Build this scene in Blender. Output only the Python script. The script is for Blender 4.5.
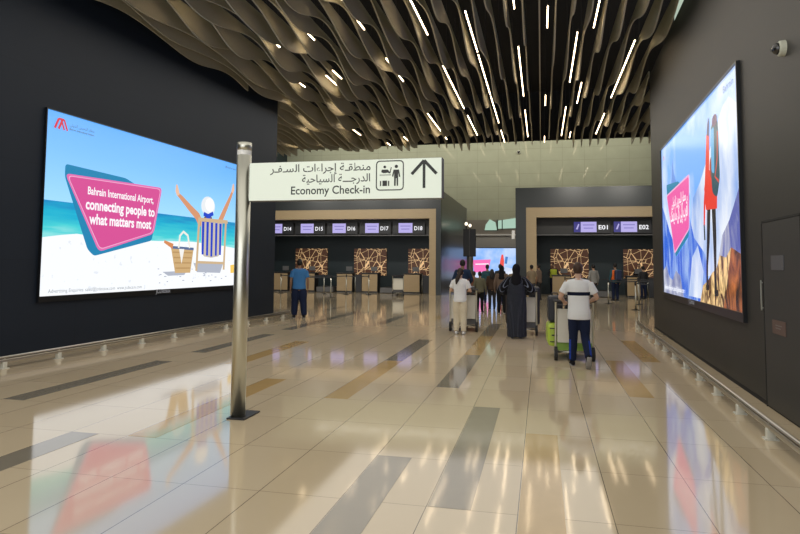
import bpy, math, random
from mathutils import Vector, Matrix
random.seed(7)
for o in list(bpy.data.objects): bpy.data.objects.remove(o)
SC = bpy.context.scene
COL = SC.collection
PI = math.pi

# ------------------------------------------------------------------ camera, world, exposure
YAW, PIT, ROL, FPX, CY = math.radians(12.708), math.radians(3.910), math.radians(0.431), 626.9, 220.8
fw = Vector((-math.sin(YAW)*math.cos(PIT), math.cos(YAW)*math.cos(PIT), math.sin(PIT)))
rt = Vector((math.cos(YAW), math.sin(YAW), 0)); up = rt.cross(fw)
r2 = rt*math.cos(ROL) + up*math.sin(ROL); u2 = up*math.cos(ROL) - rt*math.sin(ROL)
cd = bpy.data.cameras.new('camera'); cam = bpy.data.objects.new('camera', cd); COL.objects.link(cam)
cam.matrix_world = Matrix(((r2.x, u2.x, -fw.x, 0), (r2.y, u2.y, -fw.y, 0), (r2.z, u2.z, -fw.z, 1.6), (0, 0, 0, 1)))
cd.sensor_width = 36; cd.lens = 36*FPX/800; cd.shift_y = -(267-CY)/800; cd.clip_end = 200
SC.camera = cam
SC.view_settings.view_transform = 'Standard'; SC.view_settings.look = 'None'
SC.view_settings.exposure = 0.0; SC.view_settings.gamma = 1.0; SC.view_settings.use_curve_mapping = False
W = bpy.data.worlds.new('world'); SC.world = W; W.use_nodes = True
W.node_tree.nodes['Background'].inputs[0].default_value = (0.97, 0.98, 1.0, 1)
W.node_tree.nodes['Background'].inputs[1].default_value = 1.7
STRIP_POWER = 11.0
def fill_spot(x, y, z, power, size=0.3, col=(1, .95, .86), tilt=0.0):
    l = bpy.data.lights.new('fill_spot', 'SPOT'); l.energy = power; l.color = col
    l.shadow_soft_size = size; l.spot_size = math.radians(160); l.spot_blend = 1.0
    o = bpy.data.objects.new('fill_spot', l); o.location = (x, y, z); o.rotation_euler = (math.radians(tilt), 0, 0); COL.objects.link(o)
def fill_area(x, y, z, w, d, L, tilt=0.0, col=(1, .95, .87)):
    l = bpy.data.lights.new('fill_area_light', 'AREA'); l.shape = 'RECTANGLE'; l.size = w; l.size_y = d; l.energy = L*PI*w*d; l.color = col
    o = bpy.data.objects.new('fill_area_light', l); o.location = (x, y, z); o.rotation_euler = (math.radians(tilt), 0, 0); COL.objects.link(o)
fill_area(-2.8, 11.0, 6.2, 9.6, 30, 0.98)  # unseen area light added under the baffles to brighten the hall
for x in (-13.5, -10.5, -7.5, 1.8, 4.5): fill_spot(x, 26.4, 6.4, 420, .2, tilt=62)  # unseen tilted spots added to brighten the portal fronts
for x in (-13.5, -9.8, -6.6, 0.8, 4.0):
    fill_spot(x, 33.6, 3.85, 40)  # unseen spots added to brighten the counter recesses
fill_area(-5, 42.0, 11.6, 26, .6, 16, 30)  # area light added out of view to wash the far wall

# ------------------------------------------------------------------ materials
def lin(c):
    return tuple((v/255/12.92 if v/255 <= .04045 else ((v/255+.055)/1.055)**2.4) for v in c)
def mat(name, rgb, rough=.6, metal=0.0, emit=None, es=1.0, spec=.5, coat=0.0):
    m = bpy.data.materials.new(name); m.use_nodes = True
    b = m.node_tree.nodes['Principled BSDF']
    b.inputs['Base Color'].default_value = (*rgb, 1); b.inputs['Roughness'].default_value = rough
    b.inputs['Metallic'].default_value = metal; b.inputs['Specular IOR Level'].default_value = spec
    b.inputs['Coat Weight'].default_value = coat
    if emit is not None:
        b.inputs['Emission Color'].default_value = (*emit, 1); b.inputs['Emission Strength'].default_value = es
    return m
def nt(m):
    t = m.node_tree; return t, t.nodes, t.links, t.nodes['Principled BSDF']
def mth(t, op, a, b=None):
    n = t.nodes.new('ShaderNodeMath'); n.operation = op
    for i, v in enumerate((a, b)):
        if v is None: continue
        if isinstance(v, (int, float)): n.inputs[i].default_value = v
        else: t.links.new(v, n.inputs[i])
    return n.outputs[0]
def mixc(t, f, a, b):
    n = t.nodes.new('ShaderNodeMix'); n.data_type = 'RGBA'
    if isinstance(f, (int, float)): n.inputs[0].default_value = f
    else: t.links.new(f, n.inputs[0])
    for i, v in ((6, a), (7, b)):
        if isinstance(v, tuple): n.inputs[i].default_value = (*v, 1)
        else: t.links.new(v, n.inputs[i])
    return n.outputs[2]
def objxyz(t):
    g = t.nodes.new('ShaderNodeTexCoord'); s = t.nodes.new('ShaderNodeSeparateXYZ')
    t.links.new(g.outputs['Object'], s.inputs[0]); return g.outputs['Object'], s.outputs
def noisy(m, rgb, amt=.12, scale=8.0, stretch=(1, 1, 1)):
    t, n, l, b = nt(m); co, _ = objxyz(t)
    mp = n.new('ShaderNodeMapping'); mp.inputs['Scale'].default_value = stretch; l.new(co, mp.inputs[0])
    z = n.new('ShaderNodeTexNoise'); z.inputs['Scale'].default_value = scale; z.inputs['Detail'].default_value = 4; l.new(mp.outputs[0], z.inputs['Vector'])
    c = mixc(t, z.outputs['Fac'], tuple(v*(1-amt) for v in rgb), tuple(min(1, v*(1+amt)) for v in rgb))
    l.new(c, b.inputs['Base Color']); return m
def nmat(name, rgb, rough=.6, amt=.12, scale=8.0, stretch=(1, 1, 1), **k):
    return noisy(mat(name, rgb, rough, **k), rgb, amt, scale, stretch)
def emat(name, c, s=1.0):
    return mat(name, (.01, .01, .01), .25, emit=lin(c), es=s)
def cloth(name, rgb): return nmat(name, rgb, .9, .1, 30.0, spec=.15)

TX0, TW = -0.16, 0.595
def floor_mat():
    m = mat('floor_tile', (.5, .42, .3), .07); t, n, l, b = nt(m)
    b.inputs['IOR'].default_value = 1.9
    co, s = objxyz(t)
    u = mth(t, 'DIVIDE', mth(t, 'SUBTRACT', s[0], TX0), TW); v = mth(t, 'SUBTRACT', s[1], .2)
    fu, fv = mth(t, 'FRACT', u), mth(t, 'FRACT', v)
    iu, iv = mth(t, 'FLOOR', u), mth(t, 'FLOOR', v)
    cx = n.new('ShaderNodeCombineXYZ'); l.new(iu, cx.inputs[0]); l.new(iv, cx.inputs[1])
    wn = n.new('ShaderNodeTexWhiteNoise'); wn.noise_dimensions = '2D'; l.new(cx.outputs[0], wn.inputs['Vector'])
    nz = n.new('ShaderNodeTexNoise'); nz.inputs['Scale'].default_value = 3.0; nz.inputs['Detail'].default_value = 6; l.new(co, nz.inputs['Vector'])
    base = mixc(t, wn.outputs['Value'], (.62, .505, .335), (.66, .545, .37))
    base = mixc(t, mth(t, 'MULTIPLY', nz.outputs['Fac'], .25), base, (.57, .45, .29))
    ju = mth(t, 'LESS_THAN', mth(t, 'MINIMUM', fu, mth(t, 'SUBTRACT', 1.0, fu)), .0055)
    jv = mth(t, 'MULTIPLY', mth(t, 'LESS_THAN', mth(t, 'MINIMUM', fv, mth(t, 'SUBTRACT', 1.0, fv)), .003), .6)
    j = mth(t, 'MAXIMUM', mth(t, 'MULTIPLY', ju, .85), jv)
    l.new(mixc(t, j, base, (.10, .08, .055)), b.inputs['Base Color'])
    return m
def panel_mat(name, rgb, w, h, rough, axis=1, spec=.5, line=.4, gap=.006, **k):
    m = mat(name, rgb, rough, spec=spec, **k); t, n, l, b = nt(m); co, s = objxyz(t)
    fu = mth(t, 'FRACT', mth(t, 'DIVIDE', s[axis], w)); fv = mth(t, 'FRACT', mth(t, 'DIVIDE', s[2], h))
    a = mth(t, 'LESS_THAN', mth(t, 'MULTIPLY', fu, w), gap); c = mth(t, 'LESS_THAN', mth(t, 'MULTIPLY', fv, h), gap)
    z = n.new('ShaderNodeTexNoise'); z.inputs['Scale'].default_value = 1.7; l.new(co, z.inputs['Vector'])
    base = mixc(t, z.outputs['Fac'], tuple(v*.92 for v in rgb), tuple(v*1.08 for v in rgb))
    l.new(mixc(t, mth(t, 'MAXIMUM', a, c), base, tuple(v*line for v in rgb)), b.inputs['Base Color'])
    return m
def crackle_mat():
    m = mat('crackle_copper', (.05, .02, .008), .35, .3); t, n, l, b = nt(m); co, s = objxyz(t)
    k = None
    for q, (sc, w_, st) in enumerate(((1.5, .020, (1.8, 1, .7)), (1.7, .018, (.7, 1, 1.7)))):
        mp = n.new('ShaderNodeMapping'); mp.inputs['Scale'].default_value = st; mp.inputs['Rotation'].default_value = (0, .5*q-.4, 0); mp.inputs['Location'].default_value = (q*3.1, 0, q*1.7); l.new(co, mp.inputs[0])
        v = n.new('ShaderNodeTexVoronoi'); v.feature = 'DISTANCE_TO_EDGE'; v.inputs['Scale'].default_value = sc; l.new(mp.outputs[0], v.inputs['Vector'])
        e = mth(t, 'LESS_THAN', v.outputs['Distance'], w_); k = e if k is None else mth(t, 'MAXIMUM', k, e)
    l.new(mixc(t, k, (.07, .026, .012), (.55, .38, .22)), b.inputs['Base Color'])
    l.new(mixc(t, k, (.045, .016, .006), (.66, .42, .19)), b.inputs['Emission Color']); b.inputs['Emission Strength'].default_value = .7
    return m

M = {}
M['floor'] = floor_mat()
M['gray_tile'] = nmat('gray_tile', (.25, .22, .165), .08, .06, 5.0)
M['gold_tile'] = nmat('gold_tile', (.52, .35, .14), .08, .08, 5.0)
for k in ('gray_tile', 'gold_tile'): M[k].node_tree.nodes['Principled BSDF'].inputs['IOR'].default_value = 1.9
M['navy_wall'] = panel_mat('navy_wall', (.0085, .0145, .025), 3.3, 1.62, .55, spec=.3, line=.55)
M['char_wall'] = panel_mat('charcoal_wall', (.034, .033, .029), 3.3, 1.62, .5, spec=.35, line=.7)
M['door'] = nmat('charcoal_door', (.035, .035, .033), .5, .06, 4.0)
M['gap'] = mat('dark_gap', (.003, .003, .003), .9)
M['seam'] = mat('door_seam', (.012, .012, .011), .8)
M['portal'] = panel_mat('portal_dark', (.015, .020, .019), 1.83, 1.2, .35, axis=0, line=.6)
M['side'] = panel_mat('side_dark', (.030, .034, .036), 1.2, 3.0, .28, axis=1, line=.5)
M['inner'] = nmat('inner_dark', (.007, .019, .023), .5, .1, 2.0)
M['soffit'] = nmat('soffit_dark', (.02, .02, .018), .5, .1, 2.0)
M['wood'] = nmat('portal_wood', (.40, .30, .165), .45, .12, 3.0, (1, 1, 9))
M['deskwood'] = nmat('desk_wood', (.40, .29, .155), .4, .12, 3.0, (1, 1, 9))
M['farwall'] = panel_mat('far_wall', (.37, .385, .275), 1.5, .9, .05, axis=0, line=.72, gap=.02)
M['farlow'] = nmat('far_low_wall', (.26, .235, .19), .35, .06, 1.0)
M['bulk'] = nmat('bulkhead', (.42, .41, .37), .4, .05, 1.0)
M['upper'] = emat('pale_panel_glow', (178, 194, 176), 1.0)  # glow put into the material so the pale panel reads bright
M['deck'] = nmat('black_deck', (.004, .004, .005), .9, .2, 1.0)
M['baffle'] = nmat('baffle_beige', (.37, .345, .25), .45, .08, 3.0, (1, .3, 1))
M['strip'] = mat('strip_diffuser', (.6, .55, .45), .4, emit=(1.0, .76, .48), es=STRIP_POWER)
M['strip_far'] = mat('strip_far_diffuser', (.6, .55, .45), .4, emit=(1.0, .76, .48), es=STRIP_POWER*.55)
M['strip_body'] = mat('strip_body', (.02, .015, .012), .5)
M['steel'] = nmat('brushed_steel', (.60, .60, .52), .34, .1, 20.0, (1, 1, .1), metal=1.0)
M['railsteel'] = nmat('rail_steel', (.50, .47, .41), .3, .1, 20.0, (1, .1, 1), metal=1.0)
M['railpost'] = nmat('rail_post', (.62, .61, .52), .35, .05, 10)
M['whiteband'] = mat('white_band', (.8, .8, .76), .4)
M['black'] = nmat('black_plastic', (.012, .012, .013), .4, .1, 10.0)
M['rubber'] = nmat('black_rubber', (.015, .015, .015), .7, .1, 10.0)
M['bezel'] = nmat('black_bezel', (.006, .007, .009), .3, .1, 10.0)
M['signface'] = mat('sign_face', (.6, .62, .56), .35, emit=lin((222, 236, 212)), es=.40)
M['signink'] = mat('sign_ink', (.02, .022, .018), .5)
M['camwhite'] = nmat('camera_white', (.55, .56, .45), .4, .05, 10)
M['glassdark'] = mat('dome_dark', (.01, .01, .01), .06, coat=.5)
M['crackle'] = crackle_mat()
M['lilac'] = emat('lilac_screen', (176, 166, 226), 1.0)
M['lilac2'] = emat('lilac_line', (128, 118, 190), 1.0)
M['blue'] = emat('blue_square', (42, 38, 118), 1.0)
M['whitee'] = emat('white_glyph', (245, 245, 250), 1.1)
M['plate_g'] = mat('grey_plate', lin((88, 88, 92)), .5)
M['plate_r'] = mat('red_plate', lin((96, 76, 68)), .5)
M['plate_t'] = mat('plate_text', lin((120, 118, 116)), .5)
M['greyp'] = nmat('grey_paint', (.12, .12, .12), .5, .1, 5)
M['lampw'] = emat('lamp_white', (255, 240, 215), 2.0)
M['palepatch'] = emat('pale_patch_glow', (172, 206, 186), .9)  # emission gives the pale far wall shapes their brightness
M['patchbar'] = mat('patch_bar_dark', lin((70, 88, 78)), .5)

# ------------------------------------------------------------------ mesh building helpers
class MB:
    def __init__(s): s.v = []; s.f = []; s.m = []; s.mats = []
    def mi(s, m):
        if m not in s.mats: s.mats.append(m)
        return s.mats.index(m)
    def add(s, vs, fs, m):
        o = len(s.v); s.v += [Vector(v) for v in vs]; s.f += [[i+o for i in f] for f in fs]; s.m += [s.mi(m)]*len(fs)
    def box(s, c, d, m, rot=None, bev=0.0):
        x, y, z = d[0]/2, d[1]/2, d[2]/2
        if bev <= 0:
            vs = [Vector((a*x, b*y, e*z)) for e in (-1, 1) for a, b in ((-1, -1), (1, -1), (1, 1), (-1, 1))]
            fs = [[3, 2, 1, 0], [4, 5, 6, 7]] + [[i, (i+1) % 4, (i+1) % 4+4, i+4] for i in range(4)]
        else:
            bev = min(bev, x*.9, y*.9, z*.9); vs = []; 
            rings = [(-z, bev), (-z+bev*.3, bev*.3), (-z+bev, 0), (z-bev, 0), (z-bev*.3, bev*.3), (z, bev)]
            for zz, ins in rings:
                for sx, sy in ((-1, -1), (1, -1), (1, 1), (-1, 1)):
                    X, Y = sx*(x-ins), sy*(y-ins); q = bev*.7
                    pts = [(X, Y-sy*q), (X-sx*q, Y)] if (sx*sy > 0) else [(X-sx*q, Y), (X, Y-sy*q)]
                    if sx*sy > 0: pts = pts[::-1] if False else pts
                    vs += [Vector((p[0], p[1], zz)) for p in pts]
            # order each ring by angle
            out = []
            for r in range(6):
                ring = vs[r*8:r*8+8]; ring.sort(key=lambda p: math.atan2(p.y/y, p.x/x)); out += ring
            vs = out; fs = [list(range(7, -1, -1)), list(range(40, 48))]
            for r in range(5): fs += [[r*8+i, r*8+(i+1) % 8, r*8+8+(i+1) % 8, r*8+8+i] for i in range(8)]
        c = Vector(c)
        if rot is not None: vs = [rot @ v for v in vs]
        s.add([v+c for v in vs], fs, m)
    def tube(s, pts, rad, m, n=10, sub=1, flat=None, cap=True):
        """closed tapered tube; rad: number, list, or list of (side, depth) pairs; flat: the side axis."""
        pts = [Vector(p) for p in pts]
        if not isinstance(rad, (list,)): rad = [rad]*len(pts)
        rad = [r if isinstance(r, tuple) else (r, r) for r in rad]
        if sub > 1:
            P, R = [], []
            N = len(pts)
            for i in range(N-1):
                p0, p1, p2, p3 = pts[max(i-1, 0)], pts[i], pts[i+1], pts[min(i+2, N-1)]
                for k in range(sub):
                    t = k/sub
                    P.append(.5*((2*p1)+(p2-p0)*t+(2*p0-5*p1+4*p2-p3)*t*t+(3*p1-p0-3*p2+p3)*t**3))
                    tt = t*t*(3-2*t); R.append(tuple(rad[i][q]*(1-tt)+rad[i+1][q]*tt for q in (0, 1)))
            P.append(pts[-1]); R.append(rad[-1]); pts, rad = P, R
        N = len(pts); rings = []; side = None
        for i in range(N):
            d = (pts[min(i+1, N-1)]-pts[max(i-1, 0)]).normalized()
            if flat is not None: a = Vector(flat)
            elif side is not None: a = side
            else: a = Vector((1, 0, 0)) if abs(d.x) < .8 else Vector((0, 1, 0))
            a = a-d*a.dot(d)
            if a.length < 1e-4: a = Vector((0, 0, 1)).cross(d)
            a.normalize(); side = a; b = d.cross(a)
            rings.append((pts[i], a, b, d, rad[i]))
        if cap == 'round':
            p, a, b, d, r = rings[0]; q = min(r)
            rings = [(p-d*q*.86, a, b, d, (r[0]*.5, r[1]*.5)), (p-d*q*.5, a, b, d, (r[0]*.86, r[1]*.86))]+rings
            p, a, b, d, r = rings[-1]; q = min(r)
            rings += [(p+d*q*.5, a, b, d, (r[0]*.86, r[1]*.86)), (p+d*q*.86, a, b, d, (r[0]*.5, r[1]*.5))]
        vs, fs = [], []
        for p, a, b, d, r in rings:
            vs += [p+a*math.cos(2*PI*k/n)*r[0]+b*math.sin(2*PI*k/n)*r[1] for k in range(n)]
        for i in range(len(rings)-1):
            fs += [[i*n+k, i*n+(k+1) % n, i*n+n+(k+1) % n, i*n+n+k] for k in range(n)]
        if cap: fs += [list(range(n-1, -1, -1)), list(range((len(rings)-1)*n, len(rings)*n))]
        s.add(vs, fs, m)
    def ball(s, c, r, m, nu=14, nv=9, rot=None, keep=None):
        vs = []; c = Vector(c)
        for j in range(nv+1):
            th = PI*j/nv
            for i in range(nu):
                ph = 2*PI*i/nu; vs.append(Vector((r[0]*math.sin(th)*math.cos(ph), r[1]*math.sin(th)*math.sin(ph), r[2]*math.cos(th))))
        fs = []
        for j in range(nv):
            for i in range(nu):
                f = [j*nu+i, (j+1)*nu+i, (j+1)*nu+(i+1) % nu, j*nu+(i+1) % nu]
                ctr = sum((vs[q] for q in f), Vector())/4
                if keep is None or keep(ctr): fs.append(f)
        if rot is not None: vs = [rot @ v for v in vs]
        s.add([v+c for v in vs], fs, m)
    def poly(s, pts, m): s.add(pts, [list(range(len(pts)))], m)
    def prism(s, pts, ext, m):
        n = len(pts); e = Vector(ext); a = [Vector(p) for p in pts]
        s.add(a+[p+e for p in a], [list(range(n-1, -1, -1)), list(range(n, 2*n))]+[[i, (i+1) % n, n+(i+1) % n, n+i] for i in range(n)], m)
    def mesh(s, name, smooth=False):
        me = bpy.data.meshes.new(name); me.from_pydata([tuple(v) for v in s.v], [], s.f)
        for m in s.mats: me.materials.append(m)
        me.polygons.foreach_set('material_index', s.m)
        if smooth: me.polygons.foreach_set('use_smooth', [True]*len(s.f))
        me.update(); return me
    def build(s, name, parent=None, smooth=False, loc=None):
        o = bpy.data.objects.new(name, s.mesh(name, smooth)); COL.objects.link(o)
        if parent is not None: o.parent = parent
        if loc is not None: o.location = loc
        return o
    def remeshed(s, name, voxel, smooth=4, parent=None, mats=None):
        o = s.build(name); md = o.modifiers.new('r', 'REMESH'); md.mode = 'VOXEL'; md.voxel_size = voxel
        if smooth:
            sm = o.modifiers.new('s', 'SMOOTH'); sm.factor = .5; sm.iterations = smooth
        dg = bpy.context.evaluated_depsgraph_get(); me = bpy.data.meshes.new_from_object(o.evaluated_get(dg))
        o.modifiers.clear(); old = o.data; o.data = me; bpy.data.meshes.remove(old); me.name = name
        me.materials.clear()
        for m in (mats or s.mats[:1]): me.materials.append(m)
        me.polygons.foreach_set('use_smooth', [True]*len(me.polygons)); me.polygons.foreach_set('material_index', [0]*len(me.polygons))
        if parent is not None: o.parent = parent
        return o

def empty(name, label, cat, loc=(0, 0, 0), rz=0.0, group=None):
    o = bpy.data.objects.new(name, None); COL.objects.link(o); o.empty_display_size = .2
    o.location = loc; o.rotation_euler = (0, 0, rz); tag(o, label, cat, group); return o
def tag(o, label, cat, group=None):
    o['label'] = label; o['category'] = cat
    if group: o['group'] = group
    return o
def struct(o): o['kind'] = 'structure'; return o
def copy_tree(o, parent=None):
    c = o.copy(); COL.objects.link(c)
    if parent is not None: c.parent = parent
    for ch in list(o.children): copy_tree(ch, c)
    return c
def place(o, loc, rz=0.0, label=None, group=None):
    o.location = loc; o.rotation_euler = (0, 0, rz)
    if label: o['label'] = label
    if group: o['group'] = group
    return o
def rnd_poly(pts, r, n=5):
    out = []; N = len(pts); P = [Vector((p[0], p[1])) for p in pts]
    for i in range(N):
        a, b, c = P[i-1], P[i], P[(i+1) % N]
        d1, d2 = (a-b), (c-b); q = min(r, d1.length*.45, d2.length*.45)
        s, e = b+d1.normalized()*q, b+d2.normalized()*q
        for k in range(n+1):
            t = k/n; out.append(tuple(s*(1-t)**2+b*2*t*(1-t)+e*t*t))
    return out

# Arabic letter joining: each letter takes its isolated / final / initial / medial shape, then the line runs right to left
AR = {'ا': (0xFE8D, 0xFE8E, 0, 0), 'إ': (0xFE87, 0xFE88, 0, 0), 'أ': (0xFE83, 0xFE84, 0, 0), 'ة': (0xFE93, 0xFE94, 0, 0), 'د': (0xFEA9, 0xFEAA, 0, 0), 'ر': (0xFEAD, 0xFEAE, 0, 0), 'و': (0xFEED, 0xFEEE, 0, 0), 'ى': (0xFEEF, 0xFEF0, 0, 0)}
for ch, b in (('ب', 0xFE8F), ('ت', 0xFE95), ('ج', 0xFE9D), ('ح', 0xFEA1), ('س', 0xFEB1), ('ط', 0xFEC1), ('ع', 0xFEC9), ('ف', 0xFED1), ('ق', 0xFED5), ('ك', 0xFED9), ('ل', 0xFEDD), ('م', 0xFEE1), ('ن', 0xFEE5), ('ه', 0xFEE9), ('ي', 0xFEF1)):
    AR[ch] = (b, b+1, b+2, b+3)
AR['ـ'] = (0x640,)*4; AR['ء'] = (0xFE80, 0xFE80, 0, 0)
def arabic(s):
    out = []
    for i, ch in enumerate(s):
        if ch not in AR: out.append(ch); continue
        p = i > 0 and s[i-1] in AR and AR[s[i-1]][2]; n = AR[ch][2] and i+1 < len(s) and s[i+1] in AR
        out.append(chr(AR[ch][3 if (p and n) else 1 if p else 2 if n else 0]))
    return ''.join(reversed(out))
def text2d(body, bold=0.0, res=3):
    c = bpy.data.curves.new('t', 'FONT'); c.body = body; c.resolution_u = res; c.offset = bold
    o = bpy.data.objects.new('t', c); COL.objects.link(o)
    dg = bpy.context.evaluated_depsgraph_get(); me = bpy.data.meshes.new_from_object(o.evaluated_get(dg))
    vs = [(v.co.x, v.co.y) for v in me.vertices]; fs = [list(p.vertices) for p in me.polygons]
    bpy.data.objects.remove(o); bpy.data.curves.remove(c); bpy.data.meshes.remove(me)
    return vs, fs
class Art:
    """flat artwork on a surface: u to the right, v up, layers a hair apart"""
    def __init__(s, mb, o, xd, yd, n): s.mb = mb; s.o = Vector(o); s.x = Vector(xd); s.y = Vector(yd); s.n = Vector(n); s.k = 0
    def P(s, u, v): return s.o+s.x*u+s.y*v+s.n*(.0003*s.k)
    def nxt(s): s.k += 1
    def poly(s, pts, m): s.nxt(); s.mb.poly([s.P(*p) for p in pts], m)
    def same(s, pts, m): s.mb.poly([s.P(*p) for p in pts], m)
    def line(s, pts, w, m):
        s.nxt(); w = w if isinstance(w, list) else [w]*len(pts); L, R = [], []
        for i, p in enumerate(pts):
            a, b = Vector(pts[max(i-1, 0)]), Vector(pts[min(i+1, len(pts)-1)]); d = (b-a).normalized(); q = Vector((-d.y, d.x))*w[i]/2
            L.append(tuple(Vector(p)+q)); R.append(tuple(Vector(p)-q))
        for i in range(len(pts)-1): s.same([R[i], R[i+1], L[i+1], L[i]], m)
    def ell(s, c, r, m, n=20): s.poly([(c[0]+r[0]*math.cos(2*PI*i/n), c[1]+r[1]*math.sin(2*PI*i/n)) for i in range(n)], m)
    def text(s, body, u0, u1, v, m, h=None, bold=0.0, slope=0.0):
        s.nxt(); vs, fs = text2d(body, bold)
        if not vs: return
        x0, x1 = min(p[0] for p in vs), max(p[0] for p in vs); k = (u1-u0)/(x1-x0); ky = k if h is None else h/.72
        s.mb.add([s.P(u0+(p[0]-x0)*k, v+p[1]*ky+slope*(p[0]-x0)*k) for p in vs], fs, m)

# ------------------------------------------------------------------ the setting
LA = math.atan2(8.34-7.87, 17.72-8.38); RA = math.atan2(.31, 9.76)
Ld = Vector((math.sin(LA), math.cos(LA), 0)); Ln = Vector((math.cos(LA), -math.sin(LA), 0)); L0 = Vector((-8.34, 8.38, 0))
Rd = Vector((math.sin(RA), math.cos(RA), 0)); Rn = Vector((-math.cos(RA), math.sin(RA), 0)); R0 = Vector((2.5, 7.1, 0))
Z = Vector((0, 0, 1))
b = MB(); b.poly([(-22, -3, 0), (12, -3, 0), (12, 47, 0), (-22, 47, 0)], M['floor']); struct(b.build('floor'))
strips = [(-2, 2.2, 5.2, 0), (-1, 4.2, 7.2, 0), (0, 3.2, 6.2, 1), (-2, 8.2, 11.2, 0), (-2, 11.2, 14.2, 1), (-2, 14.2, 17.2, 0), (-4, 7.2, 10.2, 1), (-4, 10.2, 13.2, 0),
          (2, 8.2, 11.2, 1), (3, 11.2, 14.2, 1), (-6, 5.2, 8.2, 1), (-8, 9.2, 12.2, 1), (-10, 6.2, 9.2, 0), (-10, 10.2, 13.2, 0), (-10, 14.2, 20.2, 0), (-7, 2.2, 5.2, 0),
          (1, 14.2, 17.2, 0), (-7, 16.2, 19.2, 0), (-5, 18.2, 21.2, 1), (-12, 20.2, 23.2, 0), (2, 19.2, 22.2, 1), (-8, 22.2, 26.2, 0)]
for k, nm in ((0, 'trim_1'), (1, 'trim_2')):
    b = MB()
    for i, y0, y1, c in strips:
        if c != k: continue
        x = TX0+TW*i+.006
        b.box((x+.144, (y0+y1)/2, .0008), (.288, y1-y0-.008, .0016), M[('gray_tile', 'gold_tile')[k]])
    struct(b.build(nm))

def wall_box(name, base, d, n, s0, s1, z0, z1, th, m):
    b = MB(); a, c = base+d*s0, base+d*s1; pts = [a, c, c-n*th, a-n*th]
    b.prism([p+Z*z0 for p in pts], (0, 0, z1-z0), m); return struct(b.build(name))
wall_box('wall_left', L0, Ld, Ln, -12, 9.33, 0, 7.6, .6, M['navy_wall'])
wall_box('wall_right', R0, Rd, Rn, -11, 10.2, 0, 6.62, 1.2, M['char_wall'])
wall_box('glow_panel_2', R0-Rn*.06, Rd, Rn, -6, 6.75, 6.62, 8.6, .3, M['upper'])  # pale panel above the wall; its light comes from added emission
# slim dark strip standing in for the shadow gap at the foot of both walls
for nm, base, d, n, s0, s1 in (('foot_gap_left', L0, Ld, Ln, -12, 9.33), ('foot_gap_right', R0, Rd, Rn, -11, 10.2)):
    b = MB(); a, c = base+d*s0+n*.004, base+d*s1+n*.004
    b.prism([a, c, c-n*.02, a-n*.02], (0, 0, .05), M['gap']); struct(b.build(nm))
b = MB(); b.box((-5, 11.3, 8.75), (36, 29, .2), M['deck']); struct(b.build('ceiling'))
b = MB(); b.box((-5, 36.0, 11.9), (36, 20.4, .2), M['deck']); struct(b.build('ceiling_back'))
b = MB(); b.box((-5, 25.85, 9.27), (36, .15, 5.26), M['deck']); struct(b.build('ceiling_step'))
b = MB(); b.box((-5, 45.7, 8.4), (36, .4, 7.2), M['farwall']); b.box((-5, 45.7, 4.25), (36, .4, 1.1), M['farlow']); b.box((-5, 45.68, 1.85), (36, .44, 3.7), M['bulk']); b.box((-5, 45.44, 3.72), (36, .08, .1), M['whiteband'])
struct(b.build('wall_back'))
b = MB(); b.box((9.2, 32, 5.5), (.3, 28, 11), M['inner']); struct(b.build('wall_side_right'))
b = MB(); b.box((-19.5, 32, 5.5), (.3, 28, 11), M['inner']); struct(b.build('wall_side_left'))
# pale shapes on the far wall, drawn with their own glow
w = MB(); w.prism([(-3.02, 45.46, 4.16), (-3.02, 45.46, 4.74), (-1.0, 45.46, 5.02), (-1.0, 45.46, 4.22)], (0, .03, 0), M['palepatch'])
w.prism([(-3.98, 45.46, 4.06), (-3.9, 45.46, 4.45), (-3.62, 45.46, 4.84), (-3.2, 45.46, 4.62), (-3.1, 45.46, 4.06)], (0, .03, 0), M['palepatch'])
w.box((-3.06, 45.45, 4.42), (.09, .06, .8), M['patchbar']); w.box((-2.72, 45.45, 4.45), (.07, .06, .72), M['patchbar']); struct(w.build('glow_panel_1'))

# check-in hall fronts: dark portal, timber frame, dark recess
def portal(tagname, x0, x1, left_leg, right_leg, fr):
    """x0..x1 outer face; fr = (x0, x1) timber outer edges"""
    Y, D, ZT = 32.0, 3.6, 5.46
    b = MB()
    b.box(((x0+x1)/2, Y+.2, (4.46+ZT)/2), (x1-x0, .4, ZT-4.46), M['portal'])
    if left_leg: b.box(((x0+fr[0])/2, Y+.2, 2.23), (fr[0]-x0, .4, 4.46), M['portal'])
    if right_leg: b.box(((x1+fr[1])/2, Y+.2, 2.23), (x1-fr[1], .4, 4.46), M['portal'])
    struct(b.build('wall_'+tagname))
    b = MB(); T, H = .50, .50
    b.box(((fr[0]+fr[1])/2, Y+.27, 4.46-H/2), (fr[1]-fr[0], .5, H), M['wood'])
    if left_leg: b.box((fr[0]+T/2, Y+.27, 1.98), (T, .5, 3.96), M['wood'])
    if right_leg: b.box((fr[1]-T*.35, Y+.27, 1.98), (T*.7, .5, 3.96), M['wood'])
    struct(b.build('trim_'+tagname))
    b = MB(); b.box(((x0+x1)/2, Y+D+.1, 2.6), (x1-x0-.3, .2, 5.2), M['inner']); struct(b.build('wall_recess_'+tagname))
    b = MB(); b.box(((fr[0]+fr[1])/2, Y+2.2, 4.05), (fr[1]-fr[0]+.2, 2.9, .14), M['soffit'])
    b.box(((fr[0]+fr[1])/2, Y+.95, 3.55), (fr[1]-fr[0]-.4, .12, .86), M['soffit']); struct(b.build('ceiling_recess_'+tagname))
    b = MB(); b.box(((fr[0]+fr[1])/2, Y+.88, 3.12), (fr[1]-fr[0]-.4, .03, .05), M['greyp']); struct(b.build('trim_band_'+tagname))
portal('west', -18.5, -5.05, False, True, (-18.4, -5.31))
portal('east', -1.25, 9.0, True, False, (-.73, 8.9))
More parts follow.
